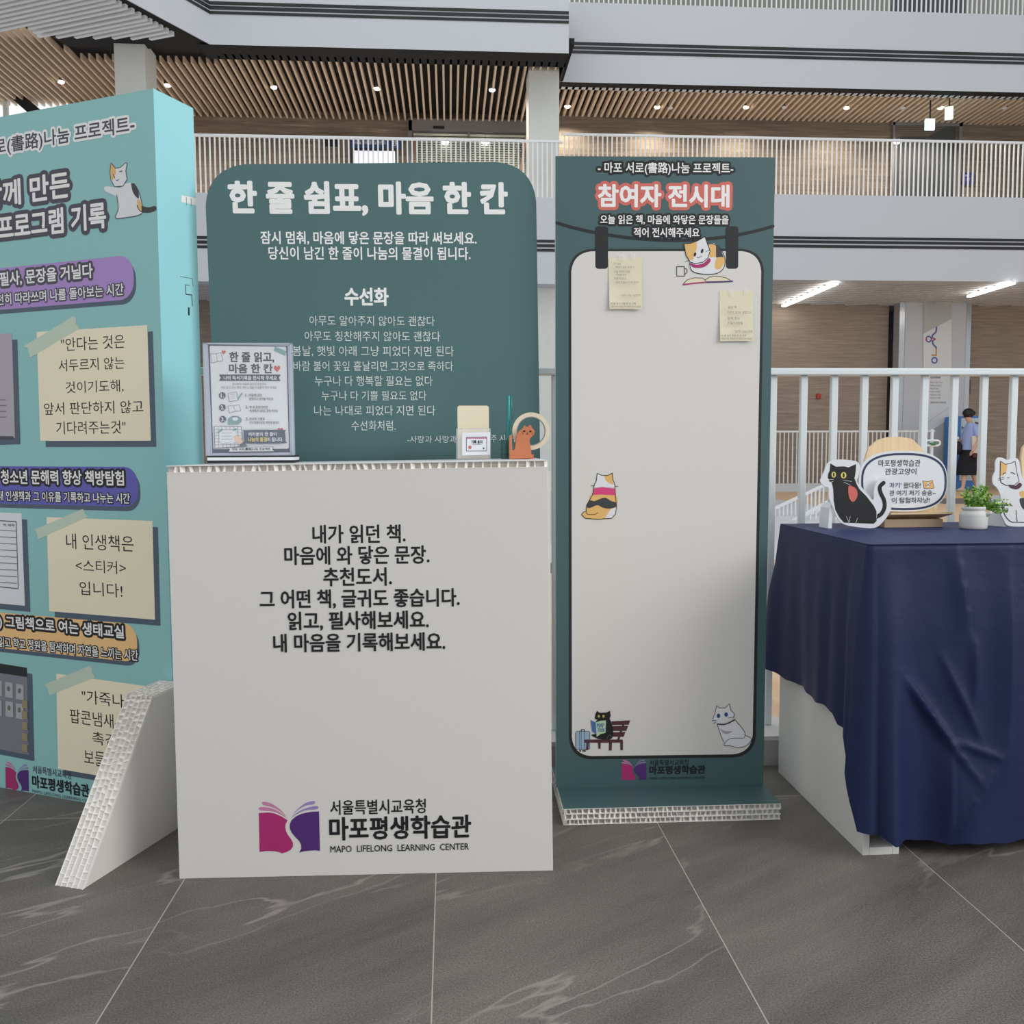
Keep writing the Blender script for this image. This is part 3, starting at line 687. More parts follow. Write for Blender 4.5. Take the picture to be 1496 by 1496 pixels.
# ------------------------------------------------------------------ near railing
zt = zlev(1310, 541.5, KY+.14)+.004
ny = KY+.12
t = thing('guard_railing', 'thick white guard railing on marble kerb behind table and board', 'railing', (0, ny, .098))
q = MB(); q.box((-.97, ny-.03, zt-.022), (4.2, ny+.03, zt)); q.build('handrail', M_rail, t, bevel=.004)
x0 = atY(1128.8, 600, ny).x; pt = (atY(1479.6, 600, ny).x-x0)/8
base = None
for i in range(-33, 14):
    x = x0+i*pt
    if x < -.82: continue
    if base is None:
        q = MB(); q.box((x-.0115, ny-.009, .098), (x+.0115, ny+.009, zt-.022)); base = q.build('baluster', M_rail, t, bevel=.003); xb = x
    else:
        c = base.copy(); COL.objects.link(c); c.location = (x-xb, 0, 0)
# ------------------------------------------------------------------ turquoise exhibition panel (left)
A0, B0 = atZ(258, 1197), atZ(0, 1150)
Uu = (A0-B0).normalized(); Nn = V((Uu.y, -Uu.x, 0))
Nn = Nn if Nn.y < 0 else -Nn
LP = Face(A0, Uu, Nn)
ztop = LP.uv(240.5, 126)[1]
SN = Uu.copy(); SP = Face(A0, -Nn, Uu)                     # the side face, seen at its right
thick = SP.uv(281.8, 142)[0]
PW = 1.9
ep = thing('exhibition_panel', 'large turquoise printed panel with cream notes, cut by left edge of photo', 'panel', A0-Uu*PW/2)
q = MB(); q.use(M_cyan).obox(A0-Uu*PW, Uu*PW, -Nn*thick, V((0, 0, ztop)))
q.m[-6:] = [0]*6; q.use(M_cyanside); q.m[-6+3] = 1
for i in range(6):                                          # the end face gets a paler turquoise, side light put into its colour
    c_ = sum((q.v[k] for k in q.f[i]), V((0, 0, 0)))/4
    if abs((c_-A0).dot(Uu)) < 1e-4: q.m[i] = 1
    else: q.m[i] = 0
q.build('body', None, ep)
a = Art(SP); a.poly([(264.5, 285), (286, 289.5), (286.5, 300.5), (265, 295)], M_text); a.up()
for x in (272, 279): a.stroke([(x, 287+(x-264)*.2), (x+.3, 298+(x-264)*.2)], .9, M_tealink)
a.build('white_tab', None, ep)
a = Art(SP); a.stroke([(263, 404), (281, 407), (282, 418)], .5, M_slateb); a.stroke([(271, 416), (271.5, 430), (280, 431), (281, 447)], .9, M_ink); a.poly([(274.5, 449), (276.8, 449.4), (277, 461), (274.7, 460.5)], M_ink); a.stroke([(271, 416), (277, 417)], .6, M_slateb); a.build('slot_cuts', None, ep)
a = Art(LP); a.text('로(書路)나눔 프로젝트-', -9, 196.5, 175, 203, M_slate, .03, M_text, .3, yx=155); a.text('-마포 서', None, -18, 176+15, 212, M_slate, .03, M_text, .3, yx=-18); a.build('project_lettering', None, ep)
a = Art(LP)
a.text('함께 만든', -24, 101, 253, 290.5, M_text, .06, M_slate, .4, yx=82)
a.text('프로그램 기록', -3, 154.5, 297, 334, M_text, .06, M_slate, .4, yx=143); a.build('title_lettering', None, ep)
# cat print beside the title: a plain calico cat standing up
a = Art(LP); K = M_slate
a.poly([(171, 285), (173, 305), (169, 318), (180, 318.5), (206, 313), (208, 300), (203, 280), (196, 268), (180, 270)], M_catwhite, True)
a.poly([(200, 300), (208, 301), (217, 303), (227, 301), (228, 307), (217, 311), (205, 309)], M_catgrey, True)
a.poly([(192, 268), (199, 271), (203, 283), (202, 290), (195, 282)], M_catgrey, True); a.poly([(201, 291), (206, 296), (207, 308), (202, 303)], M_orange, True)
a.poly([(176, 276), (163, 273), (153, 273), (154, 279), (164, 284), (173, 287)], M_catwhite, True)
a.poly([(162, 262), (161, 250), (162.5, 238), (169, 246), (176, 245), (184, 238), (186, 239), (184, 250), (186, 262), (180, 272), (168, 273)], M_catwhite)
a.poly([(161.5, 262), (161, 250), (162.5, 238), (169, 246), (170, 253), (165, 263)], M_orange)
a.stroke([(162, 262), (161, 250), (162.5, 238), (169, 246), (176, 245), (184, 238), (186, 239), (184, 250), (186, 262), (180, 272), (168, 273)], .8, K, closed=True)
a.stroke([(171, 285), (173, 305), (169, 318), (180, 318.5), (206, 313), (208, 300), (203, 280), (196, 268)], .8, K, True)
a.stroke([(166, 255), (168, 260)], 1, K); a.stroke([(175, 251), (179, 250)], 1, K); a.stroke([(170, 263), (172, 264), (174, 262)], .7, K)
a.build('printed_cat', None, ep)
def pill(x1, yx, y0, y1, m, lines, ow):
    v1 = LP.uv(yx, y0)[1]; v0 = LP.uv(yx, y1)[1]; u1 = LP.uv(x1, (y0+y1)/2)[0]; r_ = (v1-v0)*.42
    a = Art(LP); d_ = .012
    a.polyuv([(u+d_*.6, v-d_) for u, v in rrect(-PW+.06, v0, u1, v1, r_)], M_slateb)
    a.polyuv(rrect(-PW+.06, v0, u1, v1, r_), m)
    hp_ = a.build('heading_pill', None, ep); b_ = Art(LP, a.h+EPS)
    for st_, xa, xb, ya, yb, yy, bold, o_ in lines: b_.text(st_, xa, xb, ya, yb, M_text, bold, M_ink if ow else M_slate, o_, yx=yy)
    under(b_.build('heading_lettering', None, ep), hp_)
pill(195.6, 170, 374.5, 439, M_pillp, (('필사, 문장을 거닐다', 0, 135.5, 386.5, 408, 118, .05, .42), ('천천히 따라쓰며 나를 돌아보는 시간', -16, 181, 415, 432, 168, .03, .26)), 0)
pill(201.8, 170, 682, 740, M_pillb, (('청소년 문해력 향상 책방탐험', 2, 181, 688, 709, 168, .05, .4), ('내 인생책과 그 이유를 기록하고 나누는 시간', -2, 190, 720.5, 735.5, 178, .03, .22)), 1)
pill(200.3, 165, 909, 964, M_pillo, ((') 그림책으로 여는 생태교실', 0, 181, 913, 934, 165, .05, .4), ('읽고 학교 정원을 탐색하며 자연을 느끼는 시간', 0, 202, 948.5, 964, 186, .03, .24)), 1)
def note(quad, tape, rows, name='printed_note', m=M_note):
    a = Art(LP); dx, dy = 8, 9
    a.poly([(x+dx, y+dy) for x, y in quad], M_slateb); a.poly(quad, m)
    if tape: a.poly(tape, M_tapeink)
    pn_ = a.build(name, None, ep); b_ = Art(LP, a.h+EPS)
    for st_, xa, xb, ya, yb in rows:
        b_ = Art(LP, a.h+EPS); b_.text(st_, xa, xb, ya, yb, M_ink); under(b_.build('note_lettering', None, ep), pn_)
    return pn_
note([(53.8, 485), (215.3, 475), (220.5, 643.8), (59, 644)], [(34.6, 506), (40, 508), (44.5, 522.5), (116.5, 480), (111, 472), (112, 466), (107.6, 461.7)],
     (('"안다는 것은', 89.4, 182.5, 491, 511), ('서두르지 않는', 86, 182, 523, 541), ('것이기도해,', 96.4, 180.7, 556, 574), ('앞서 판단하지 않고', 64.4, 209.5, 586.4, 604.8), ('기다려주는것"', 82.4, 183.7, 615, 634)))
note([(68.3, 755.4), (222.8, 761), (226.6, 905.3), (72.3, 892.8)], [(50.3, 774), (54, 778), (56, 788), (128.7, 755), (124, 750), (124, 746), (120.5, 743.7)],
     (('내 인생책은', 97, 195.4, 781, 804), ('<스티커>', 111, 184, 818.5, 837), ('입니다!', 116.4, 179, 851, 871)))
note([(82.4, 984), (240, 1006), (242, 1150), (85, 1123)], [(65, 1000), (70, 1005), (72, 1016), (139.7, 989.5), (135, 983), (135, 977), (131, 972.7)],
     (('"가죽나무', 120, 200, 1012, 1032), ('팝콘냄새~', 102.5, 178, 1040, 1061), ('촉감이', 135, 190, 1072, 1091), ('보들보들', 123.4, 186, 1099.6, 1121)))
pn_ = note([(-160, 494), (17.5, 487), (22, 640), (-150, 646)], None, (), 'printed_photo', M_grayphoto)
a = Art(LP, .001)
for i in range(4): a.stroke([(-40, 585+i*8), (9, 584+i*8.4)], .8, M_greyink)
a.stroke([(-60, 648-10), (19, 639.5)], 3, M_slate); under(a.build('photo_lines', None, ep), pn_)
pn_ = note([(-150, 742), (31.6, 750), (36.5, 885), (-145, 868)], None, (), 'printed_photo', M_paper)
a = Art(LP, .001); a.stroke([(-60, 757), (24, 762), (27, 860), (-50, 852)], .9, M_slate)
for i in range(9): a.stroke([(-60, 771+i*9.5), (25, 776+i*9.5)], .7, M_greyink)
a.text('책 제목', 5, 22, 765, 769, M_ink); under(a.build('photo_lines', None, ep), pn_)
pn_ = note([(-150, 945), (39.3, 975.5), (42.4, 1103), (-145, 1066)], None, (), 'printed_photo', mat('photo_grey', s(130, 132, 142), .5))
a = Art(LP, .001); a.poly([(-150, 945), (39.3, 975.5), (39.6, 989), (-150, 960)], M_inkb)
for x, y in ((-8, 993), (8, 996), (24, 999), (-8, 1022), (9, 1024), (24, 1027)):
    a.poly([(x, y), (x+11, y+1.6), (x+11.3, y+24), (x, y+22)], mat('photo_pale', s(178, 180, 184), .5)); a.poly(ell(x+5, y+10, 2.5, 4, 8), mat('photo_leaf', s(104, 116, 104), .5))
for y in (1022, 1038, 1054, 1070, 1086): a.poly([(32.5, y), (41, y+1.5), (41.3, y+13), (32.8, y+11.5)], mat('photo_tan', s(160, 146, 112), .5))
under(a.build('photo_lines', None, ep), pn_)
a = Art(LP)
f = lambda x, y: (8+(x-80)*(34.4/393), 1111+(y-88)*(41/337)+(x-80)*(6.2/393))
library_logo(a, f)
a.text('서울특별시교육청', 48.4, 103.8, 1122.5, 1133.5, M_slate, .02, yx=76); a.text('마포평생학습관', 48, 130, 1139.5, 1157.5, M_ink, .06, yx=90); a.text('MAPO LIFELONG LEARNING CENTER', 48, 142, 1161.5, 1166, M_slate, 0, yx=95)
a.build('library_emblem', None, ep)

# ------------------------------------------------------------------ white triangular honeycomb foot
wB, wC = atZ(120, 1300), atZ(257, 1212); wA = atZ(82, 1293)
wd = (wC-wB).normalized(); wn = V((wd.y, -wd.x, 0)); wn = wn if wn.x > 0 else -wn
tw = abs((wA-wB).dot(wn)); WF = Face(wB, wd, wn)
tend = min(((A0-wB).dot(Nn))/(-wd.dot(Nn))*-1 if False else 9, (A0-wB).dot(-Nn)/wd.dot(-Nn))-.002
u1, v1 = WF.uv(222, 1017)
u2 = tend; v2 = WF.uv(250, 1004)[1]
wt = thing('support_foot', 'white triangular honeycomb cardboard foot between turquoise panel and counter', 'support', wB+wd*tend/2)
q = MB(); q.prism([WF.pt(0.002, 0), WF.pt(u2, 0), WF.pt(u2, v2), WF.pt(u1+.006, v1-.008), WF.pt(.012, 0.002)][:4] + [], -wn*tw)
q.build('core', M_board, wt)
slope = WF.pt(u1, v1)-WF.pt(0, 0); nsl = (slope.cross(wn)).normalized(); nsl = nsl if nsl.z > 0 else -nsl
honeycomb(wt, WF.pt(0, 0), slope, -wn*tw, nsl, 5, .0165, depth=.007, seed=3)
top = WF.pt(u2, v2)-WF.pt(u1, v1); ntp = top.cross(wn).normalized(); ntp = ntp if ntp.z > 0 else -ntp
honeycomb(wt, WF.pt(u1, v1), top, -wn*tw, ntp, 5, .0165, depth=.007, seed=4)

# ------------------------------------------------------------------ white counter
c0, c1 = atZ(262, 1284), atZ(808, 1272)
cu = (c1-c0).normalized(); cn = V((cu.y, -cu.x, 0)); CFc = Face(c0, cu, cn)
BY = 2.60                                                   # plane of the dark teal backdrop
tl, tr, br, bl = [CFc.pt(*CFc.uv(*p)) for p in ((243, 681), (800, 672.5), (808, 1272), (262, 1284))]
ct = thing('display_counter', 'white cardboard counter with black Korean lettering and open book emblem', 'counter', c0.lerp(c1, .5))
tkn = .0155
q = MB(); q.prism([bl, br, tr-V((0, 0, tkn)), tl-V((0, 0, tkn))], -cn*.016); q.build('front_panel', M_board, ct, bevel=.001)
bl2 = V((tl.x+.03, BY-.055, tl.z)); br2 = V((tr.x+.012, BY-.055, tr.z))
q = MB(); q.prism([tl-cn*.013, tr-cn*.013, br2, bl2], V((0, 0, -tkn))); q.build('counter_top', M_white, ct)
q = MB(); q.prism([tl-V((0, 0, .0006))+V((0, 0, .0006)), tr, tr-cn*.014, tl-cn*.014], V((0, 0, -.0012))); q.build('top_liner', M_white, ct)
honeycomb(ct, tl-V((0, 0, tkn)), tr-tl, V((0, 0, tkn)), cn, 1, .0195, depth=.012, seed=5)
for side, pt_a, pt_b, e_ in (('l', bl, bl2, .016), ('r', br, br2, -.016)):
    q = MB(); P0 = pt_a-cn*.016+cu*(.004 if e_ > 0 else -.004); dv = V((pt_b.x, pt_b.y, 0))-V((P0.x, P0.y, 0))
    q.obox(V((P0.x, P0.y, 0)), dv, cu*e_, V((0, 0, min(tl.z, tr.z)-tkn-.001))); q.build('side_panel', M_board, ct)
a = Art(CFc)
for st_, x0, x1, y0, y1 in (('내가 읽던 책.', 457, 592, 767, 793), ('마음에 와 닿은 문장.', 416, 627, 798, 824), ('추천도서.', 473, 572, 829.5, 855.5), ('그 어떤 책, 글귀도 좋습니다.', 380, 671, 861, 888), ('읽고, 필사해보세요.', 421, 626, 893, 920), ('내 마음을 기록해보세요.', 400, 650, 925, 951)):
    a.text(st_, x0, x1, y0, y1, M_ink, .045)
a.build('message_lettering', None, ct)
a = Art(CFc); f = lambda x, y: (360+x/4.4, 1150+y/4.4)
library_logo(a, f)
a.text('서울특별시교육청', 482.8, 621.8, 1168, 1189, M_ink, .03); a.text('마포평생학습관', 482, 687.5, 1192.5, 1225, M_ink, .055); a.text('MAPO  LIFELONG  LEARNING  CENTER', 482.8, 685, 1233.5, 1243, M_ink, .02)
a.build('library_emblem', None, ct)

# ------------------------------------------------------------------ dark teal backdrop behind the counter
BF = Face(V((0, BY, 0)), (1, 0, 0), (0, -1, 0))
P = {k: BF.uv(*p) for k, p in dict(tl=(298, 240.5), tr=(782.5, 236), ml=(308.5, 498), mr=(789, 660)).items()}
def lean(a_, b_, z): t = (z-a_[1])/(b_[1]-a_[1]); return a_[0]+(b_[0]-a_[0])*t
z0 = 0
bL, bR = (lean(P['tl'], P['ml'], 0), 0), (lean(P['tr'], P['mr'], 0), 0)
R_ = .11
def roundc(c, a_, b_, r_, n=8):
    c, a_, b_ = V(c), V(a_), V(b_); p = c+(a_-c).normalized()*r_; q_ = c+(b_-c).normalized()*r_; out = []
    for i in range(n+1):
        t = i/n; out.append(tuple(p*(1-t)**2*1+c*2*t*(1-t)*.83+q_*t*t+ (p*.5+q_*.5)*(2*t*(1-t)*.17)))
    return out
uvp = [bL, bR] + roundc(P['tr'], bR, P['tl'], R_) + roundc(P['tl'], P['tr'], bL, R_)
bd = thing('photo_backdrop', 'dark teal printed backdrop with rounded top corners and white poem, behind white counter', 'backdrop', (sum(bL[:1]+bR[:1])/2, BY, 0))
q = MB(); q.use(M_teal).prism([BF.pt(u, v) for u, v in uvp], V((0, .03, 0))); q.build('board', None, bd)
q = MB(); n_ = len(uvp)
rim = [BF.pt(u, v, -.001) for u, v in uvp]
for sgn in (1, -1):
    X0 = (bL[0] if sgn > 0 else bR[0])+sgn*.2
    q.prism([V((X0, BY+.03, 0)), V((X0, BY+.03, .7)), V((X0, BY+.04, .7)), V((X0, BY+.17, 0))], V((.016, 0, 0)))
q.build('rear_foot', M_board, bd)
a = Art(BF); a.text('한 줄 쉼표, 마음 한 칸', 335, 740, 267, 313.5, M_text, .085, tilt=.009); a.build('title_lettering', None, bd)
a = Art(BF); a.text('잠시 멈춰, 마음에 닿은 문장을 따라 써보세요.', 381, 696, 338.5, 357.5, M_text, .04, tilt=.007); a.text('당신이 남긴 한 줄이 나눔의 물결이 됩니다.', 392.5, 687, 361, 379.5, M_text, .04, tilt=.007); a.build('subtitle_lettering', None, bd)
a = Art(BF); a.text('수선화', 504, 567, 421, 446, M_text, .07); M_poem = mat('pale_ink', s(222, 228, 224), .5)
for st_, x0, x1, y0, y1 in (('아무도 알아주지 않아도 괜찮다', 452, 635, 461.5, 476), ('아무도 칭찬해주지 않아도 괜찮다', 445, 643, 484, 498.5), ('봄날, 햇빛 아래 그냥 피었다 지면 된다', 427.5, 663, 505.5, 521), ('바람 불어 꽃잎 흩날리면 그것으로 족하다', 429, 662, 527.5, 542),
                             ('누구나 다 행복할 필요는 없다', 460, 632, 549, 564), ('누구나 다 기쁠 필요도 없다', 470, 623, 571, 585), ('나는 나대로 피었다 지면 된다', 459, 636, 592.5, 607), ('수선화처럼.', 513.6, 578, 614.5, 629)):
    a.text(st_, x0, x1, y0, y1, M_poem, 0)
a.text('-사랑과 사랑과', 595, 667, 636.6, 647, M_poem); a.text('주 시선집', 717, 757, 635, 646, M_poem); a.build('poem_lettering', None, bd)

# ------------------------------------------------------------------ standing display board (right)
ZB = .045
d0, d1 = atZ(812.5, 1151, ZB), atZ(1115, 1146, ZB)
du = (d1-d0).normalized(); dn = V((du.y, -du.x, 0)); DF = Face(V((d0.x, d0.y, 0)), du, dn)
quad = [DF.uv(*p) for p in ((812.5, 1151), (1115, 1146), (1132.5, 230), (811.5, 228))]
db = thing('display_board', 'tall dark teal standing board with blank white sheet, right of counter', 'board', d0.lerp(d1, .5)-V((0, 0, ZB)))
q = MB(); q.use(M_tealb).face([DF.pt(*p) for p in quad]); q.use(M_white).prism([DF.pt(*p, -.0008) for p in quad], -dn*.022); q.build('panel', None, db)
q = MB()
b0 = [atZ(823, 1205.5), atZ(1140.5, 1197)]; fv = (b0[1]-b0[0]); fN = V((fv.y, -fv.x, 0)).normalized()
dep = 2.742-b0[0].y if False else .33
q.use(M_tealb); top_ = [b0[0]+V((0, 0, ZB)), b0[1]+V((0, 0, ZB)), b0[1]-fN*dep+V((0, 0, ZB)), b0[0]-fN*dep+V((0, 0, ZB))]
q.face(top_); q.use(M_white).prism([p-V((0, 0, ZB))+V((0, 0, ZB-.0006))-fN*0+ (-fN*.010 if i < 2 else fN*0)+(fv.normalized()*.010 if i in (0, 3) else -fv.normalized()*.0) for i, p in enumerate(top_)], V((0, 0, -ZB+.0012)))
q.build('base', None, db)
honeycomb(db, b0[0], fv, V((0, 0, ZB-.0008)), fN, 3, .0145, depth=.010, seed=8)
honeycomb(db, b0[0]-fN*dep, fN*dep, V((0, 0, ZB-.0008)), -fv, 3, .0145, depth=.010, seed=9)
q = MB(); q.prism([DF.pt(quad[0][0]+.25, ZB+.0, -.024), DF.pt(quad[0][0]+.25, .8, -.024), DF.pt(quad[0][0]+.25, .8, -.032), DF.pt(quad[0][0]+.25, ZB, -.15)], du*.016); q.build('rear_brace', M_board, db)
a = Art(DF); a.stroke([(813.5, 325.5), (835, 332), (870, 340), (920, 347.5), (970, 351), (1015, 350.5), (1060, 346), (1098, 339), (1129.5, 330.5)], 4.6, M_inkb, True); a.build('printed_cord', None, db)
a = Art(DF, .0008)
def quadr(tl_, tr_, br_, bl_, r_, n=8):
    c = [V(DF.uv(*p)) for p in (tl_, tr_, br_, bl_)]; out = []
    for i in range(4): out += roundc(c[i], c[i-1], c[(i+1) % 4], r_, n)
    return [tuple(x) for x in out]
a.polyuv(quadr((831, 363.8), (1116.5, 363.5), (1103.5, 1106), (831.5, 1109.5), .062), M_inkb); a.polyuv(quadr((834.5, 367.3), (1112.5, 367), (1099, 1101.5), (835.5, 1104.8), .056), M_board)
wsh = a.build('white_sheet', None, db); SH = a.h
for x0, x1 in ((869.6, 888.2), (1060.3, 1078.4)):
    a = Art(DF, SH+EPS); a.poly(rrect(x0, 330.6, x1, 392.8, 4.5), M_inkb); under(a.build('printed_clip', None, db), wsh)
a = Art(DF); a.text('- 마포 서로(書路)나눔 프로젝트-', 873.5, 1071, 237.5, 255.5, M_text, .03, M_ink, .42); a.text('오늘 읽은 책, 마음에 와닿은 문장들을', 877, 1064, 314.5, 328, M_text, .04, M_ink, .5); a.text('적어 전시해주세요', 926, 1021.5, 333, 346.5, M_text, .04, M_ink, .5); a.build('board_lettering', None, db)
a = Art(DF); a.text('참여자 전시대', 874.5, 1064.5, 270.5, 302, M_text, .075, M_coral, .38); a.build('title_lettering', None, db)
a = Art(DF); f = lambda x, y: (908+(x-80)*(36.5/393), 1109.5+(y-88)*(31/337)); library_logo(a, f)
a.text('서울특별시교육청', 949, 1005.5, 1109.5, 1118, M_ink, .02); a.text('마포평생학습관', 949, 1030, 1118.5, 1130.5, M_ink, .08); a.text('MAPO LIFELONG LEARNING CENTER', 949.5, 1030, 1134.5, 1138, M_ink); a.build('library_emblem', None, db)
# printed pictures: plain cats, bench with suitcase, book and mug
K = M_ink
a = Art(DF, SH+.001)
a.poly([(872, 702), (872.5, 691.5), (879, 694.5), (888, 694.5), (894.5, 691), (895, 700), (898, 708), (897.5, 712), (867.5, 712), (868, 709)], M_catwhite)
a.poly([(882, 694.5), (888, 694.5), (894.5, 691), (895, 700), (896, 708), (890, 706), (885, 702)], M_orange)
a.poly([(866, 722), (899, 724), (900.5, 740), (899, 751), (893, 757.5), (872, 758.5), (855, 757), (850, 752), (852, 748), (856.5, 747), (857, 738), (861, 730)], M_orange, True)
a.poly([(860.5, 731), (868, 732), (876, 729), (884, 727), (893, 732), (899.5, 734), (900, 740), (890, 743), (880, 741.5), (872.5, 738), (862, 742), (857.5, 740.5)], M_catgrey, True)
a.poly([(892, 744), (900, 741), (899, 751), (893, 757), (883.5, 757)], M_catwhite)
a.poly([(867, 713.5), (880, 711.5), (898, 714), (899, 723.5), (880, 722.5), (865.5, 723)], M_pink)
for L_ in ([(871, 702), (872.5, 691.5), (879, 694.5), (888, 694.5), (894.5, 691), (895, 700), (898, 708), (899, 723), (900.5, 740), (899, 751), (893, 757), (872, 758.5), (855, 757), (849.8, 752), (852, 748), (856.5, 747), (857, 738), (865.5, 723), (868, 709)],): a.stroke(L_, .9, K, closed=True)
a.stroke([(857, 748), (858, 751), (868, 751.5), (873, 749)], .8, K, True); a.stroke([(863.5, 709.5), (867.5, 709.3)], .7, K); a.stroke([(898, 710), (903, 710.6)], .7, K)
under(a.build('printed_calico_cat', None, db), wsh)
a = Art(DF, SH+.001)
a.poly([(1007, 385), (1011, 396), (1026, 400.5), (1045, 400), (1056, 393), (1059, 381), (1056, 370), (1049, 360), (1040, 356), (1030, 370)], M_catwhite, True)
a.poly([(1035, 357), (1045, 357), (1046, 376), (1036, 376)], M_orange); a.poly([(1045.5, 358.5), (1052, 363), (1057, 376), (1046, 376.5)], M_catgrey); a.poly([(1047, 377), (1058, 377), (1057, 386), (1050, 394), (1044, 390)], M_orange, True)
a.stroke([(1007, 385), (1011, 396), (1026, 400.5), (1045, 400), (1056, 393), (1059, 381), (1056, 370), (1049, 360), (1040, 356)], 1, K, True)
a.poly([(1002, 373), (999, 356.5), (1008, 356), (1019, 352), (1029.5, 346), (1033, 356), (1037, 367), (1034, 377), (1027, 383), (1016, 385.5), (1008, 383)], M_catwhite)
a.poly([(1002, 373), (999, 356.5), (1008, 356), (1017, 352.6), (1018, 362), (1015, 371), (1012, 380), (1006, 380)], M_orange)
a.stroke([(1002, 373), (999, 356.5), (1008, 356), (1019, 352), (1029.5, 346), (1033, 356), (1037, 367), (1034, 377), (1027, 383), (1016, 385.5), (1008, 383)], 1, K, closed=True)
a.poly(ell(1015, 372, 1.8, 3.2, 10, .3), K); a.poly(ell(1025.5, 367, 1.8, 3.4, 10, .3), K); a.stroke([(1018, 376), (1020, 377), (1022.5, 375.5), (1025, 374.5)], .7, K)
a.poly([(1008, 384.5), (1017, 387), (1028, 384.5), (1035.5, 377.5), (1037.5, 382), (1029, 390), (1016, 391.5), (1010, 388.5)], M_magenta, True)
a.stroke([(1000.5, 382.5), (1006.5, 380.5)], .6, K); a.stroke([(1031, 368), (1036.5, 365)], .6, K)
under(a.build('printed_calico_cat', None, db), wsh)
a = Art(DF, SH+.001)
a.stroke([(988.5, 389.5), (999.5, 389.5), (1000, 403.5), (988.5, 403.5)], .9, K, closed=True); a.stroke([(1000, 392), (1003, 393.5), (1003.5, 398), (1000, 401)], .9, K, True); under(a.build('printed_mug', None, db), wsh)
a = Art(DF, SH+.001); a.poly([(998, 415), (1004, 409), (1014, 406), (1026, 406.5), (1030, 409), (1036, 405), (1048, 403.5), (1060, 406), (1067, 410.5), (1050, 411.5), (1030, 412), (1012, 413.5)], M_cream)
a.stroke([(998, 415), (1004, 409), (1014, 406), (1026, 406.5), (1030, 409.5), (1036, 405), (1048, 403.5), (1060, 406), (1067, 410)], .9, K); a.stroke([(1030, 409), (1030.5, 412)], .8, K)
a.stroke([(998, 416), (1012, 414), (1030, 412.5)], 1.8, M_magenta); a.stroke([(1032, 412.3), (1055, 411.7), (1070, 411)], 2, M_purple); under(a.build('printed_book', None, db), wsh)
a = Art(DF, SH+.001); B_ = M_bench
for p in ([(893, 1053.5), (920.5, 1052), (918.5, 1058.5), (894, 1059)], [(894, 1060.5), (917.5, 1060), (915, 1067.5), (895, 1067.5)], [(895, 1069.5), (913.5, 1069), (911, 1076), (895.5, 1076)], [(852.8, 1080), (909.5, 1080), (909.8, 1084.5), (853, 1084.8)],
          [(856.5, 1084), (860, 1084), (859.5, 1095), (856, 1096)], [(873.5, 1084), (877.5, 1084), (877.3, 1093.5), (874, 1093.5)], [(889.5, 1084), (894, 1084), (893.5, 1096), (889.5, 1096)], [(906, 1083), (910, 1083), (909.8, 1095.5), (906.3, 1095.5)], [(909, 1058), (912, 1058), (904, 1082), (901, 1082)]): a.poly(p, B_)
under(a.build('printed_bench', None, db), wsh)
a = Art(DF, SH+.0012); a.poly(rrect(841, 1068, 861.5, 1094.5, 2.5), M_bluel); a.stroke(rrect(841, 1068, 861.5, 1094.5, 2.5), .8, M_slate, closed=True)
for x in (846.5, 849, 853.5): a.stroke([(x, 1068.5), (x, 1094)], .7, M_slateb)
a.stroke([(849, 1068), (849.3, 1065.5), (853.5, 1065.5), (853.7, 1068)], 1.2, M_ink)
for x in (847.5, 852, 854.5): a.poly(ell(x, 1096.5, 1.2, 1.3, 8), M_ink)
under(a.build('printed_suitcase', None, db), wsh)
a = Art(DF, SH+.0016)
a.poly([(869, 1077), (864, 1073), (872, 1070), (870, 1055), (877, 1050), (889, 1049), (893, 1056), (895.5, 1066), (895, 1076), (890, 1080), (876, 1079.5)], M_catblack, True)
a.poly([(869, 1050), (869.5, 1044), (872, 1038), (876, 1041), (886, 1040.5), (891, 1038), (892, 1045), (890, 1051), (880, 1053.5)], M_catblack)
for x in (874.5, 881.5): a.poly(ell(x, 1046, 1.5, 1.9, 10), M_yellow)
for x in (874.5, 881.7): a.poly(ell(x, 1046, .5, 1.2, 8), M_ink)
a.poly([(862.8, 1051.5), (870, 1055), (871, 1072), (865, 1068)], M_blue); a.poly([(870, 1055), (877, 1052.5), (885, 1052), (884.5, 1070), (877, 1072), (871.5, 1076)], M_green)
a.text('MAP', 871.8, 882.5, 1056, 1062.5, M_blue, .05); a.text('TOUR', 873, 883, 1063.5, 1068.5, M_blue, .05); a.stroke([(886, 1079), (888.5, 1074.5), (892, 1073.5), (893, 1077)], .5, M_greyink, True)
under(a.build('printed_black_cat', None, db), wsh)
a = Art(DF, SH+.001)
a.poly([(1048, 1058.5), (1073.5, 1052.5), (1082, 1062), (1088, 1070), (1088.5, 1074), (1096, 1077), (1096.5, 1083), (1088, 1090), (1077, 1091.5), (1066, 1089), (1057.5, 1088)], M_catwhite)
a.stroke([(1048, 1059), (1053, 1074), (1058, 1085)], .8, K, True); a.stroke([(1074, 1052), (1082, 1061), (1087.5, 1069), (1088.5, 1074), (1096, 1077.5), (1097, 1082), (1088, 1090), (1077, 1091.5), (1066, 1089), (1057.5, 1088), (1064, 1080), (1074, 1078), (1086, 1078), (1088, 1073)], .8, K, True)
a.poly([(1052, 1064), (1058, 1067.5), (1069, 1068), (1063, 1071.5), (1056.5, 1070.5)], M_greyink if False else mat('ash_ink', s(176, 168, 172), .5), True)
a.poly([(1041, 1050), (1044.5, 1041), (1046.5, 1030.5), (1050.5, 1034), (1059, 1034), (1065.5, 1028), (1067, 1037), (1073, 1043), (1071, 1048), (1066, 1053), (1056, 1056.5), (1048, 1056)], M_catwhite)
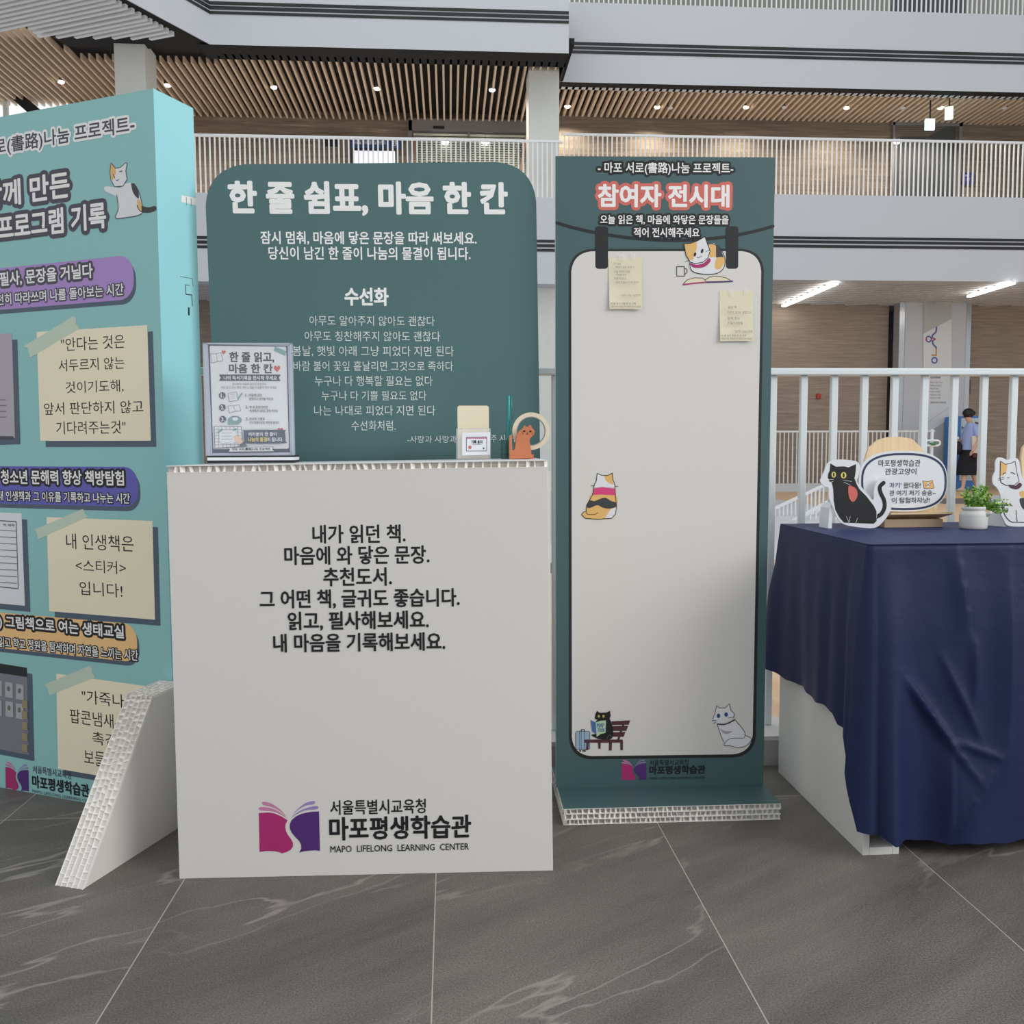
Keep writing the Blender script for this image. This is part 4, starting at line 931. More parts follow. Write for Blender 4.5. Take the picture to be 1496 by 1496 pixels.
a.stroke([(1041, 1050), (1044.5, 1041), (1046.5, 1030.5), (1050.5, 1034), (1059, 1034), (1065.5, 1028), (1067, 1037), (1073, 1043), (1071, 1048)], .8, K)
for x, y in ((1049.3, 1045.3), (1060.5, 1043.5)): a.poly(ell(x, y, 2.8, 3.5, 12), M_blue); a.poly(ell(x, y, 1.2, 2.4, 8), M_navyink)
a.stroke([(1048, 1057.5), (1057, 1058), (1066, 1055), (1073, 1051)], 1.8, M_bench, True)
for p in ([(1040, 1052.5), (1047, 1051.5)], [(1042, 1056.5), (1046, 1054)], [(1063, 1048.5), (1072, 1047.5)]): a.stroke(p, .6, K)
under(a.build('printed_white_cat', None, db), wsh)
# two handwritten notes taped to the board
def taped_note(label, quad_, tapes, lines, grp):
    o_ = [DF.uv(*p) for p in quad_]; t = thing('memo_note', label, 'note', DF.pt(*o_[3], .002), grp)
    n, m_ = 8, 10; q = MB(); vs_ = []
    for j in range(m_+1):
        for i in range(n+1):
            a_, b_ = i/n, j/m_; u = (o_[0][0]*(1-a_)+o_[1][0]*a_)*(1-b_)+(o_[3][0]*(1-a_)+o_[2][0]*a_)*b_; v = (o_[0][1]*(1-a_)+o_[1][1]*a_)*(1-b_)+(o_[3][1]*(1-a_)+o_[2][1]*a_)*b_
            vs_.append(DF.pt(u, v, SH+.0012+.010*b_**2*(abs(a_-.4)+.4)))
    fs_ = [(j*(n+1)+i, (j+1)*(n+1)+i, (j+1)*(n+1)+i+1, j*(n+1)+i+1) for j in range(m_) for i in range(n)]
    q.raw(vs_, fs_); pap = q.build('paper', M_cream, t, smooth=True)
    q = Art(DF, SH+.0045)
    for p in tapes: q.poly(p, M_tape)
    q.build('tape', None, t)
    q = Art(DF, SH+.0125)
    for st_, x0, x1, y0, y1, m__ in lines: q.text(st_, x0, x1, y0, y1, m__)
    under(q.build('lettering', None, t), pap)
G = M_greyink
taped_note('cream handwritten note taped beside printed clip, upper left of white sheet', [(888.8, 377), (937.5, 376.5), (937, 452.7), (889.8, 452.3)], [[(903, 373), (914, 372), (914, 381), (904, 381.5)], [(921, 372), (928, 371.5), (928, 379), (921, 380)]],
           (('내가 읽은', 895, 906, 385, 388.5, G), ('책에서 찾은 문장이', 898, 925, 390, 393.5, G), ('오늘 하루도 내일', 896, 919, 396.5, 400, G), ('마음을 담아', 899, 914, 401, 404, G), ('조용히 읽고', 896, 914, 406.5, 410, G), ('고요한 한 줄을 여기 적어 둡니다', 898, 932, 412, 415.5, G), ('마포구 나눔 / 시민의 책', 907, 934, 431, 434, G), ('한 줄 읽고 마음 한 칸 기록', 891, 928, 443, 446, M_slate), ('마음에 닿은 문장을 적어 함께 나누어 주세요', 891, 935, 447.5, 450.5, G)), 'handwritten notes taped to the board')
taped_note('cream handwritten note taped lower, near right edge of white sheet', [(1050.7, 425), (1100, 425.5), (1098.9, 498.6), (1050.9, 499)], [[(1064, 424), (1071, 424), (1071, 433), (1065, 433.5)], [(1086, 423), (1092, 424), (1091, 430), (1086, 431)]],
           (('읽은 책', 1062, 1074, 448, 452, G), ('천천히 걸어도 괜찮다고', 1061, 1095, 455.5, 459.5, G), ('말해 주는', 1061, 1079, 464, 468, G), ('한 줄의 문장들', 1061, 1083, 471, 475, G), ('작은책 / 나눔의 문장', 1071, 1097, 483, 487, G), ('한 줄 읽고 마음 한 칸 기록', 1052, 1088, 489.5, 492.5, M_slate), ('마음에 닿은 문장을 적어 함께 나누어 주세요', 1052, 1097, 494, 497, G)), 'handwritten notes taped to the board')
# ------------------------------------------------------------------ things on the counter
ZT = tl.z                                                    # counter top height
def cz(x): return tl.z+(tr.z-tl.z)*(x-tl.x)/(tr.x-tl.x)
def on_counter(x, y, Y=2.40): p = atY(x, y, Y); return V((p.x, Y, cz(p.x)+.0005))
# poster in a clear sign holder
p0 = on_counter(303, 674.5, 2.33); p1 = on_counter(430, 672.5, 2.33); hu = (p1-p0).normalized(); hn = V((hu.y, -hu.x, 0))
sh = thing('sign_holder', 'clear acrylic sign holder with navy bordered reading poster on counter', 'sign holder', p0.lerp(p1, .5))
p0.z = p1.z = p1.z+.0008; hu = (p1-p0).normalized()
SF = Face(p0-hn*.035, hu, hn)
u0_, v0_ = SF.uv(300.5, 667); u1_, v1_ = SF.uv(427, 501.5); ul = SF.uv(296.5, 500)[0]
q = MB(); q.use(M_ink).obox(p0-hn*.075, p1-p0, hn*.075, V((0, 0, .006))); q.use(M_paper).obox(p0-hn*.075+V((0, 0, .006)), p1-p0, hn*.075, V((0, 0, .0075))); q.use(M_ink).obox(p0-hn*.075+V((0, 0, .0135)), p1-p0, hn*.075, V((0, 0, .004))); q.build('base', None, sh)
q = MB(); q.obox(SF.pt(ul, .018, .004), hu*(u1_-ul), -hn*.014, V((0, 0, v1_-.018)))
q.build('acrylic_sleeve', M_acrylic, sh)
q = MB()
for ua, ub in ((ul, ul+.011), (u1_-.006, u1_)): q.obox(SF.pt(ua, .018, .0042), hu*(ub-ua), -hn*.0144, V((0, 0, v1_-.018)))
q.obox(SF.pt(ul, v1_-.003, .0042), hu*(u1_-ul), -hn*.0144, V((0, 0, .0032))); q.build('sleeve_edge', M_acredge, sh)
a = Art(SF, -.002)
f = lambda x, y: (280+x/5.754, 480+y/5.754); a.map = f
a.poly([(100, 120), (832, 128), (856, 1066), (134, 1068)], M_bluel if False else mat('lilac_sheet', s(206, 212, 236), .5)); a.poly([(135, 132), (805, 145), (826, 1040), (172, 1047)], M_navyink)
a.poly([(150, 150), (158, 144), (784, 152), (794, 160), (816, 1000), (806, 1010), (190, 1014), (180, 1006)], M_paper)
pst = a.build('poster', None, sh); hp = a.h+EPS
a = Art(SF, hp, f)
a.text('한 줄 읽고,', 318, 690, 198, 284, M_ink, .07); a.text('마음 한 칸', 315, 678, 298, 374, M_ink, .07)
a.poly([(228, 386), (748, 386), (732, 413), (746, 441), (230, 439), (244, 412)], M_navyink); a.text('나의 독서기록을 전시해 주세요', 268, 715, 397, 432, M_paper, .05)
a.text('전시에서 마음에 닿았던 문장이나', 342, 628, 456, 476, M_greyink); a.text('지금 읽고 있는 책의 내용·느낌을 자유롭게 적어 주세요.', 246, 718, 484, 506, M_greyink)
for cx, cy, n_ in ((257, 562, '1.'), (258, 663, '2.'), (262, 762, '3.')): a.poly(ell(cx, cy, 28, 28), M_navyink); a.text(n_, cx-12, cx+14, cy-16, cy+16, M_paper, .1)
for st_, x0, x1, y0, y1 in (('1.', 452, 474, 548, 572), ('마음에 남는', 482, 594, 548, 572), ('문장이나 생각을 적어요', 484, 686, 580, 602), ('2.', 454, 476, 649, 672), ('책 속 문장이라면', 486, 640, 649, 673), ('책 제목과 저자도 함께 적어요', 488, 725, 680, 704), ('3.', 456, 480, 748, 772), ('완성한 기록을', 488, 616, 748, 771), ('마스킹테이프로 벽면에 붙여요', 490, 738, 779, 802)): a.text(st_, x0, x1, y0, y1, M_ink, .02)
a.poly(crom([(440, 865), (455, 853), (770, 852), (786, 868), (790, 945), (775, 964), (460, 965), (446, 950)], k=3), M_navyink)
a.text('여러분의 한 줄이', 480, 715, 872, 904, M_paper, .05); a.text('나눔의 물결', 476, 634, 915, 950, M_yellow, .05); a.text('이 됩니다.', 638, 770, 915, 950, M_paper, .05)
a.poly([(310, 1000), (690, 994), (680, 1014), (698, 1032), (312, 1036), (324, 1016)], M_paper); a.stroke([(310, 1000), (690, 994), (680, 1014), (698, 1032), (312, 1036), (324, 1016)], 3, M_slate, closed=True); a.text('마포 서로(書路)나눔 프로젝트', 344, 664, 1002, 1028, M_ink, .02)
under(a.build('poster_lettering', None, sh), pst)
a = Art(SF, hp+.0004, f)
heart = lambda cx, cy, r_: [(cx, cy+r_), (cx-r_*.95, cy-r_*.05), (cx-r_*.9, cy-r_*.7), (cx-r_*.4, cy-r_), (cx, cy-r_*.5), (cx+r_*.4, cy-r_), (cx+r_*.9, cy-r_*.7), (cx+r_*.95, cy-r_*.05)]
for h_ in ((717, 338, 28), (268, 199, 18), (745, 857, 24)): a.poly(heart(*h_), M_red)
a.poly([(700, 150), (796, 190), (786, 228), (690, 185)], M_tealink)
def book(p, m=M_paper, k=M_slate): a.poly(p, m); a.stroke(p, 3, k, closed=True); a.stroke([p[1], p[4]], 2.5, k)
book([(157, 212), (205, 212), (245, 202), (262, 270), (218, 276), (168, 290)]); book([(305, 650), (352, 650), (398, 640), (412, 690), (366, 694), (318, 710)])
a.poly([(308, 545), (378, 533), (388, 602), (318, 614)], M_paper); a.stroke([(308, 545), (378, 533), (388, 602), (318, 614)], 3, M_slate, closed=True); a.stroke([(422, 545), (388, 594)], 11, M_tealink)
for i in range(3): a.stroke([(325, 556+i*16), (368, 551+i*16)], 2, M_slateb)
a.poly(ell(364, 768, 54, 32), M_tealink); a.poly(ell(366, 760, 24, 14), M_paper); a.stroke(ell(364, 768, 54, 32), 3, M_slate, closed=True); a.poly([(306, 785), (330, 770), (395, 795), (395, 806), (306, 806)], M_tealink)
p = [(190, 822), (418, 826), (428, 990), (196, 1006)]; a.poly(p, M_paper); a.stroke(p, 4, M_slate, closed=True)
for i in range(1, 7): a.stroke([(190+i*33, 822), (196+i*33, 1003)], 2, M_slateb); a.stroke([(190, 822+i*26), (422, 824+i*25)], 2, M_slateb)
a.poly([(230, 858), (372, 856), (378, 958), (240, 964)], M_paper)
for y, x1 in ((880, 340), (905, 340), (930, 345)): a.stroke([(252, y), (x1, y-2)], 3, M_greyink)
a.poly([(352, 908), (395, 905), (432, 950), (412, 978), (372, 950)], M_skinink, True); a.poly([(405, 975), (435, 952), (470, 990), (408, 993)], M_slateb); a.poly([(215, 872), (256, 840), (268, 852), (228, 880)], M_tealink); a.poly([(345, 846), (380, 838), (388, 850), (352, 862)], M_tealink)
under(a.build('poster_picture', None, sh), pst)

# memo box with cream sheets
mb0 = on_counter(667, 669.5); mb1 = on_counter(717, 668.5); mb0.z = mb1.z = max(mb0.z, mb1.z); mu = (mb1-mb0).normalized(); mn = V((mu.y, -mu.x, 0)); MF = Face(mb0, mu, mn)
wM = (mb1-mb0).length; hM = MF.uv(690, 626)[1]; dM = .045
bx = thing('memo_box', 'clear acrylic memo box with small white label card on counter', 'box', mb0.lerp(mb1, .5))
q = MB(); t_ = .002
q.obox(mb0, mu*wM, -mn*t_, V((0, 0, hM))); q.obox(mb0-mn*(dM-t_), mu*wM, -mn*t_, V((0, 0, hM))); q.obox(mb0-mn*t_, mu*t_, -mn*(dM-2*t_), V((0, 0, hM))); q.obox(mb0-mn*t_+mu*(wM-t_), mu*t_, -mn*(dM-2*t_), V((0, 0, hM))); q.obox(mb0-mn*t_+mu*t_, mu*(wM-2*t_), -mn*(dM-2*t_), V((0, 0, t_)))
q.build('acrylic_wall', M_acrylic, bx)
q = MB(); q.obox(mb0+V((0, 0, hM-.0012))+mn*.0003, mu*wM, -mn*.0026, V((0, 0, .0014))); q.obox(mb0+mn*.0003, mu*.0014, -mn*.0026, V((0, 0, hM))); q.obox(mb0+mn*.0003+mu*wM*.15, mu*.001, -mn*.002, V((0, 0, hM))); q.build('acrylic_edge', M_acredge, bx)
a = Art(MF, .0006); a.poly([(675, 632), (716.3, 631), (716, 664.5), (675, 665.5)], M_paper); a.stroke([(681.3, 638.7), (711, 638.3), (711, 658.8), (681.3, 659)], .9, M_slate, closed=True); a.poly([(682, 639.3), (710.5, 639), (710.5, 641), (682, 641.2)], M_magl)
a.text('기록 용지', 688.7, 704.5, 643.3, 648, M_ink, .08); a.stroke([(690, 649), (703, 649)], .6, M_ink); a.poly(ell(686.5, 653.5, 2.6, 2.6, 8), M_coral); a.poly(ell(706.5, 655, 1.4, 1.4, 8), M_slateb); a.build('label_card', None, bx)
mp_ = thing('memo_sheets', 'stack of cream memo sheets standing in clear memo box', 'paper', mb0.lerp(mb1, .5)-mn*dM*.5)
PF = Face(mb0-mn*.02, mu, mn); ua, _ = PF.uv(666.8, 620); ub, vt_ = PF.uv(716.5, 592.5); ua = max(ua, .0035); ub = min(ub, wM-.0035)
q = MB()
pts = [PF.pt(u, v) for u, v in [(ua, .0022), (ub, .0022), (ub, vt_-.004), (ub-.004, vt_), (ua+.004, vt_), (ua, vt_-.004)]]
q.prism(pts, -mn*.012); q.build('sheet_stack', mat('cream_stack', s(236, 222, 190), .7), mp_)
a = Art(PF, .0005)
for k in range(1): a.polyuv([(ua+.0005, .003), (ub-.0005, .003), (ub-.0005, vt_-.0045), (ub-.0045, vt_-.0006), (ua+.0045, vt_-.0006), (ua+.0005, vt_-.0045)], mat('cream_top', s(240, 228, 198), .7))
a.build('front_sheet', None, mp_)

# teal pen pot with pen
M_pen = mat('pen_teal', s(58, 140, 142), .25, metal=.35); M_pot = mat('pot_teal', s(48, 96, 92), .35)
e0 = on_counter(732.5, 668.5); e1 = on_counter(745, 668.3); ht = atY(738, 647.5, e0.y).z-ZT
pp = thing('pen_pot', 'small dark teal pen pot on counter beside orange cat dispenser', 'pen pot', e0.lerp(e1, .5))
wd_ = (e1-e0).length
q = MB(); q.lathe((e0.lerp(e1, .5))+V((0, wd_/2+.003, 0)), [(wd_*.5, 0), (wd_*.52, .004), (wd_*.52, ht*.93), (wd_*.47, ht), (wd_*.36, ht), (wd_*.34, ht*.55), (.0005, ht*.55)], 24, cap=False); q.build('pot', M_pot, pp, smooth=True)
q = MB(); q.lathe((e0.lerp(e1, .5))+V((0, wd_/2+.003, 0)), [(wd_*.525, ht*.18), (wd_*.535, ht*.2), (wd_*.535, ht*.26), (wd_*.525, ht*.28)], 24, cap=False); q.build('rim_band', mat('pot_band', s(36, 76, 74), .4), pp, smooth=True)
cy_ = e0.y+wd_/2+.003; ps = V((0, cy_, 0)); A_ = atY(744, 645, cy_); T_ = atY(744.5, 577.5, cy_); A_ = V((atY(742.6, 640, cy_).x, cy_, e0.z+ht*.58)); T_ = V((A_.x+.001, cy_, T_.z))
pn = thing('pen', 'glossy teal pen standing upright in dark teal pot', 'pen', A_)
ax = (T_-A_).normalized(); Lp = (T_-A_).length
q = MB(); q.tube([A_, A_+ax*Lp*.12, A_+ax*Lp*.2, A_+ax*Lp*.97, T_], [.0018, .0035, .0052, .0052, .0042], 16); brl = q.build('barrel', M_pen, pn, smooth=True)
q = MB(); c0_ = T_-ax*.002+V((.0045, -.001, 0)); q.tube([T_-ax*.004, c0_+V((.002, 0, 0)), c0_-ax*.03+V((.004, 0, 0)), c0_-ax*.062+V((.0055, 0, 0))], [.0014, .0016, .0015, .001], 8); under(q.build('clip', M_pen, pn, smooth=True), brl)

# cat shaped tape stand and tape roll
M_catw = mat('cat_orange_wood', s(206, 124, 84), .6, noise=.08, nscale=60)
k0 = on_counter(744, 670, 2.36); KF = Face(k0, (1, 0, 0), (0, -1, 0))
f = lambda x, y: (580+x/5.754, 560+y/5.754)
kt = thing('tape_stand', 'orange wooden cat shaped tape stand at right end of counter', 'tape stand', k0+V((.03, .01, 0)))
pts = [(944, 440), (962, 436), (968, 452), (966, 500), (970, 560), (980, 564), (992, 545), (1000, 470), (1010, 432), (1028, 402), (1052, 384), (1062, 372), (1074, 350), (1084, 366), (1104, 366), (1118, 348), (1130, 358), (1136, 378), (1150, 388), (1160, 408), (1152, 432), (1134, 450), (1116, 466), (1116, 500), (1126, 550), (1133, 618), (1130, 630), (946, 632)]
uv = [KF.uv(*f(*p)) for p in pts]; mn_ = min(v for u, v in uv); uv = [(u, max(0, v-mn_*0) if v > .002 else 0) for u, v in uv]
q = MB(); q.prism([KF.pt(u, v) for u, v in uv], V((0, .016, 0))); cbd = q.build('cat_body', M_catw, kt, bevel=.001)
q = MB(); ub_ = [u for u, v in uv]; q.obox(KF.pt(min(ub_)+.002, 0, -.016), V((max(ub_)-min(ub_)-.004, 0, 0)), V((0, .016, 0)), V((0, 0, .012))); q.build('rear_base', M_catw, kt)
a = Art(KF, .0004, f); a.poly(ell(1070, 402, 11, 8, 12), M_ink); a.poly(ell(1122, 404, 11, 8, 12), M_ink)
a.stroke([(1088, 430), (1096, 422), (1104, 430)], 4, M_ink); a.stroke([(1096, 412), (1096, 422)], 4, M_ink)
for p in ([(1050, 412), (1062, 418)], [(1052, 426), (1064, 426)], [(1132, 420), (1146, 414)], [(1132, 430), (1146, 432)]): a.stroke(p, 2.5, M_ink)
under(a.build('face', None, kt), cbd)
TR = Face(k0+V((0, .024, 0)), (1, 0, 0), (0, -1, 0))
uc_, vc_ = TR.uv(*f(1128, 402)); ro = TR.uv(*f(1284, 402))[0]-uc_; ri = TR.uv(*f(1250, 402))[0]-uc_
tp = thing('tape_roll', 'cream masking tape ring hung behind orange cat stand', 'tape roll', TR.pt(uc_, vc_-ro))
def ring(m, r0, r1, d0_, d1_, n=56):
    q = MB(); b = 0; vs_ = []; fs_ = []
    for k in range(n):
        t = 2*math.pi*k/n; cu_, su_ = math.cos(t), math.sin(t)
        vs_ += [TR.pt(uc_+r1*cu_, vc_+r1*su_, -d0_), TR.pt(uc_+r1*cu_, vc_+r1*su_, -d1_), TR.pt(uc_+r0*cu_, vc_+r0*su_, -d1_), TR.pt(uc_+r0*cu_, vc_+r0*su_, -d0_)]
    for k in range(n):
        a_, b_ = k*4, ((k+1) % n)*4
        for i in range(4): fs_.append((a_+i, b_+i, b_+(i+1) % 4, a_+(i+1) % 4))
    q.raw(vs_, fs_); return q
ring(None, ri, ro, 0, .014).build('tape', mat('tape_cream', s(232, 220, 194), .6), tp); ring(None, ri-.002, ri-.0002, .0005, .0135).build('core', mat('core_grey', s(168, 166, 164), .5), tp)

# ------------------------------------------------------------------ table with navy cloth
fl_ = atZ(1262, 1250); bl_ = atZ(1135, 1128); xL = (fl_.x+bl_.x)/2; yF, yB = fl_.y, bl_.y; xR = xL+1.25
zT = atY(1268, 797, yF).z
M_plinth = mat('plinth_white', s(216, 216, 212), .7, noise=.03, nscale=120)
tb = thing('display_table', 'white table on hollow box legs, mostly hidden by navy cloth', 'table', ((xL+xR)/2, (yF+yB)/2, 0))
q = MB(); q.box((xL, yF, zT-.035), (xR, yB, zT-.004)); q.build('table_top', M_plinth, tb)
for xa in (xL, xR-.095):
    q = MB(); q.box((xa, yF, 0), (xa+.018, yB, zT-.036)); q.box((xa+.077, yF, 0), (xa+.095, yB, zT-.036)); q.box((xa+.0181, yF, 0), (xa+.0769, yB, .02)); q.box((xa+.0181, yF, .056), (xa+.0769, yF+.02, zT-.036)); q.box((xa+.0181, yB-.02, .02), (xa+.0769, yB, zT-.036)); q.build('box_leg', M_plinth, tb, bevel=.0015)
q = MB(); q.box((xL+.095, yB-.03, .1), (xR-.095, yB-.012, zT-.036)); q.build('rear_board', M_plinth, tb)
# cloth
def interp(x, tab):
    if x <= tab[0][0]: return tab[0][1]
    for (a_, b_), (c_, d_) in zip(tab, tab[1:]):
        if x <= c_: t = (x-a_)/(c_-a_); return b_+(d_-b_)*t
    return tab[-1][1]
hl = []
for p in ((1118, 968), (1150, 995), (1180, 1018), (1200, 1032), (1212, 1046), (1216, 1062), (1234, 1078), (1234, 1102), (1254, 1126)):
    w_ = atX(*p, xL-.03); hl.append((max(yF, min(yB, w_.y)), w_.z))
hl.sort()
hf = [(xL-.03, atY(1255, 1204, yF-.04).z), (atY(1300, 1234, yF-.05).x, atY(1300, 1234, yF-.05).z), (atY(1400, 1241, yF-.05).x, atY(1400, 1241, yF-.05).z), (atY(1496, 1236, yF-.05).x, atY(1496, 1236, yF-.05).z), (xR, .03)]
def path(sv):
    """point, outward normal on the table's rim; s = 0 at the left front corner, negative along the left side"""
    r_ = .012
    if sv < -r_: return V((xL-.004, yF+(-sv), 0)), V((-1, 0, 0))
    if sv > r_: return V((xL+sv, yF-.004, 0)), V((0, -1, 0))
    t = (sv+r_)/(2*r_)*math.pi/2; c_ = V((xL+r_-.004, yF+r_-.004, 0)); n_ = V((-math.cos(t), -math.sin(t), 0)); return c_+n_*r_, n_
S0, S1 = -(yB-yF)-.0, xR-xL
sv = S0; SS = []
while sv < S1: SS.append(sv); sv += .0028 if abs(sv) < .03 else .0075
NR = 96
gs = lambda x, m_, w_: math.exp(-((x-m_)/w_)**2)
def crease(x, z, a_, b_, w_):
    """height of a sharp fold along the segment a-b of the front"""
    ax_, az, bx_, bz = *a_, *b_; dx, dz = bx_-ax_, bz-az; L2 = dx*dx+dz*dz; t = max(0, min(1, ((x-ax_)*dx+(z-az)*dz)/L2)); px, pz = ax_+dx*t, az+dz*t
    sgn = ((x-ax_)*dz-(z-az)*dx)/math.sqrt(L2); d_ = math.hypot(x-px, z-pz); fade = math.sin(math.pi*min(1, max(0, .08+.84*t)))
    return fade*math.exp(-(d_/w_)**2)*(1 if sgn > 0 else .35)
fr = lambda x, y: (atY(x, y, yF-.04).x-xL, atY(x, y, yF-.04).z)
CR_ = [(fr(1325, 985), fr(1395, 1080), .016, .013), (fr(1330, 1000), fr(1440, 1150), .012, .010), (fr(1397, 1085), fr(1396, 1230), .030, .014), (fr(1385, 960), fr(1440, 1085), .014, .010), (fr(1432, 935), fr(1430, 1030), .012, .010), (fr(1400, 1085), fr(1470, 1110), .012, .008), (fr(1412, 800), fr(1424, 930), .03, .010), (fr(1490, 830), fr(1480, 1120), .04, .014), (fr(1395, 1225), fr(1470, 1090), .03, .010)]
rows = []
for j in range(NR+1):
    row = []
    t = j/NR
    for sv in SS:
        p, n_ = path(sv)
        if sv < 0: hem = interp(yF-sv, hl); k_ = max(0, min(1, (sv+.012)/.012)); hem = hem*(1-k_)+hf[0][1]*k_
        else: hem = interp(xL+sv-.0, hf)
        hem += .003*math.sin(sv*31)+.0015*math.sin(sv*83)
        z = zT-(zT-hem)*t; dr = zT-z
        rr_ = min(1, dr/.24); ramp = rr_*rr_*(3-2*rr_); o_ = .004*(1-math.exp(-dr/.004))
        # broad hanging folds
        if sv < -.012:
            e_ = -sv
            o_ += ramp*(.012+.007*math.sin(e_*23+.9+dr*2.5)*min(1, dr*2)+.003*math.sin(e_*57+dr*3)) + .055*ramp*gs(sv, S0, .09)*dr*1.6
            o_ += dr*(.035*gs(e_, .055, .022) - .022*gs(e_, .10, .02) + .02*gs(e_, .155, .03))
        elif sv < .012:
            o_ += ramp*.012 + dr*.055
        else:
            o_ += ramp*.012 + dr*(.075*gs(sv, .045, .04) - .012*gs(sv, .145, .05) + .020*gs(sv, .25, .06) + .012*math.sin(sv*19+dr*2.2)*min(1, sv*4))
            for a_, b_, w_, am in CR_: o_ += am*1.25*crease(sv, z, a_, b_, w_)
        if sv < 0 and sv >= -.012: o_ += 0
        q_ = p+n_*o_; row.append(V((q_.x, q_.y, z+.003)))
    rows.append(row)
q = MB(); nS = len(SS); vs_ = [p for r_ in rows for p in r_]
fs_ = [(j*nS+i, (j+1)*nS+i, (j+1)*nS+i+1, j*nS+i+1) for j in range(NR) for i in range(nS-1)]
q.raw(vs_, fs_)
# top sheet
nx_, ny_ = 24, 12; base = len(q.v)
topv = rows[0]
q.raw(topv + [V((xR, yB+.004, zT+.003)), V((xL+.0, yB+.004, zT+.003))], [tuple(range(len(topv)+2))[::-1]])
# back drop
bk = []
for j in range(9):
    for i in range(30): bk.append(V((xL-.004-.05*(j/8)*(1 if i == 0 else 0)+(xR-xL)*i/29, yB+.005+.02*math.sin(i*1.1)*(j/8)+.02*j/8, zT+.003-(zT-hl[-1][1]+.02)*j/8)))
q.raw(bk, [(j*30+i, j*30+i+1, (j+1)*30+i+1, (j+1)*30+i) for j in range(8) for i in range(29)])
def cloth_material():
    m = bpy.data.materials.new('navy_cloth'); m.use_nodes = True; nt = m.node_tree; b = nt.nodes['Principled BSDF']; b.inputs['Base Color'].default_value = s(23, 33, 74)
    b.inputs['Roughness'].default_value = .55; b.inputs['Specular IOR Level'].default_value = .35; b.inputs['Sheen Weight'].default_value = .12; b.inputs['Sheen Roughness'].default_value = .35; b.inputs['Sheen Tint'].default_value = s(90, 120, 220)
    tc = nt.nodes.new('ShaderNodeTexCoord'); n_ = nt.nodes.new('ShaderNodeTexNoise'); n_.inputs['Scale'].default_value = 14; n_.inputs['Detail'].default_value = 6; nt.links.new(tc.outputs['Object'], n_.inputs['Vector'])
    bp = nt.nodes.new('ShaderNodeBump'); bp.inputs['Strength'].default_value = .25; bp.inputs['Distance'].default_value = .01; nt.links.new(n_.outputs['Fac'], bp.inputs['Height']); nt.links.new(bp.outputs[0], b.inputs['Normal'])
    return m
cl = q.build('tablecloth', cloth_material(), None, smooth=True)
w_ = cl.modifiers.new('weld', 'WELD'); w_.merge_threshold = .0004
for pz in cl.data.polygons:
    if len(pz.vertices) > 8: pz.use_smooth = False
tag(cl, 'navy cloth draped unevenly over white table, hanging nearly to the floor in front', 'tablecloth')
ZC = zT+.0035
def on_table(x, y): return atZ(x, y, ZC)
def tface(x, y): o_ = on_table(x, y); return Face(o_, (1, 0, 0), (0, -1, 0))

# black cat cutout
CF_ = tface(1240, 772); f = lambda x, y: (1180+x/6.233, 620+y/6.233)
ck = thing('cat_cutout', 'black cat shaped cardboard cutout with white rim on navy cloth', 'cutout', CF_.pt(CF_.uv(1240, 770)[0], 0))
outl = [(120, 505), (152, 440), (165, 395), (195, 355), (240, 335), (310, 330), (400, 338), (450, 352), (478, 395), (470, 450), (450, 530), (490, 580), (550, 650), (600, 700), (606, 600), (640, 520), (690, 494), (735, 515), (748, 560), (738, 610), (762, 720), (752, 800), (700, 880), (610, 952), (430, 942), (320, 915), (268, 860), (232, 770), (195, 680), (190, 590), (150, 575), (118, 535)]
def cut(outline, fc, t, f_, nm='board', m=M_paper, th=.005, sm=True):
    uv = [fc.uv(*f_(*p)) for p in outline]; uv = crom(uv, k=4) if sm else uv; mnv = min(v for u, v in uv); uv = [(u, v-mnv) for u, v in uv]
    q = MB(); q.prism([fc.pt(u, v) for u, v in uv], -fc.N*th); cut.last = q.build(nm, m, t); return mnv
mv = cut(outl, CF_, ck, f)
class ArtS(Art):
    def q(self, p): u, v = self.pl.uv(*self.map(*p)); return (u, v-self.dv)
a = ArtS(CF_, .0005, f); a.dv = mv
a.stroke([(628, 852), (668, 826), (695, 780), (700, 735), (690, 690), (668, 645), (656, 605), (660, 572), (690, 543)], 36, M_catblack, True, round_=14)
a.poly([(215, 520), (232, 600), (236, 700), (252, 790), (290, 860), (330, 905), (600, 915), (626, 890), (625, 800), (600, 750), (530, 660), (470, 600), (445, 555), (425, 500), (330, 520)], M_catblack)
a.poly([(183, 490), (186, 460), (200, 430), (206, 365), (255, 395), (330, 392), (370, 402), (440, 372), (436, 440), (428, 490), (400, 530), (330, 552), (240, 548), (198, 530)], M_catblack)
for cx, cy, rx, ry in ((236, 468, 20, 27), (326, 474, 25, 29)): a.poly(ell(cx, cy, rx, ry), M_yellow); a.poly(ell(cx, cy, rx*.38, ry*.75), M_ink)
for p in ([(160, 512), (235, 512)], [(165, 548), (230, 530)], [(320, 518), (400, 530)], [(326, 536), (385, 562)]): a.stroke(p, 2.5, M_paper)
for p in ([(350, 850), (372, 900)], [(384, 850), (376, 900)], [(452, 862), (436, 905)], [(628, 810), (624, 862)]): a.stroke(p, 3, M_paper)
a.poly([(372, 570), (366, 620), (376, 680), (402, 714), (432, 700), (452, 650), (440, 600), (405, 575)], M_coral, True)
under(a.build('printed_cat', None, ck), cut.last)
q = MB(); ux = CF_.uv(*f(192, 900))[0]; q.prism([CF_.pt(ux, 0, -.0055), CF_.pt(ux+.012, 0, -.0055), CF_.pt(ux+.012, .075, -.0055), CF_.pt(ux+.004, .06, -.0055)], V((-.006, .05, 0))); q.build('prop', M_paper, ck)

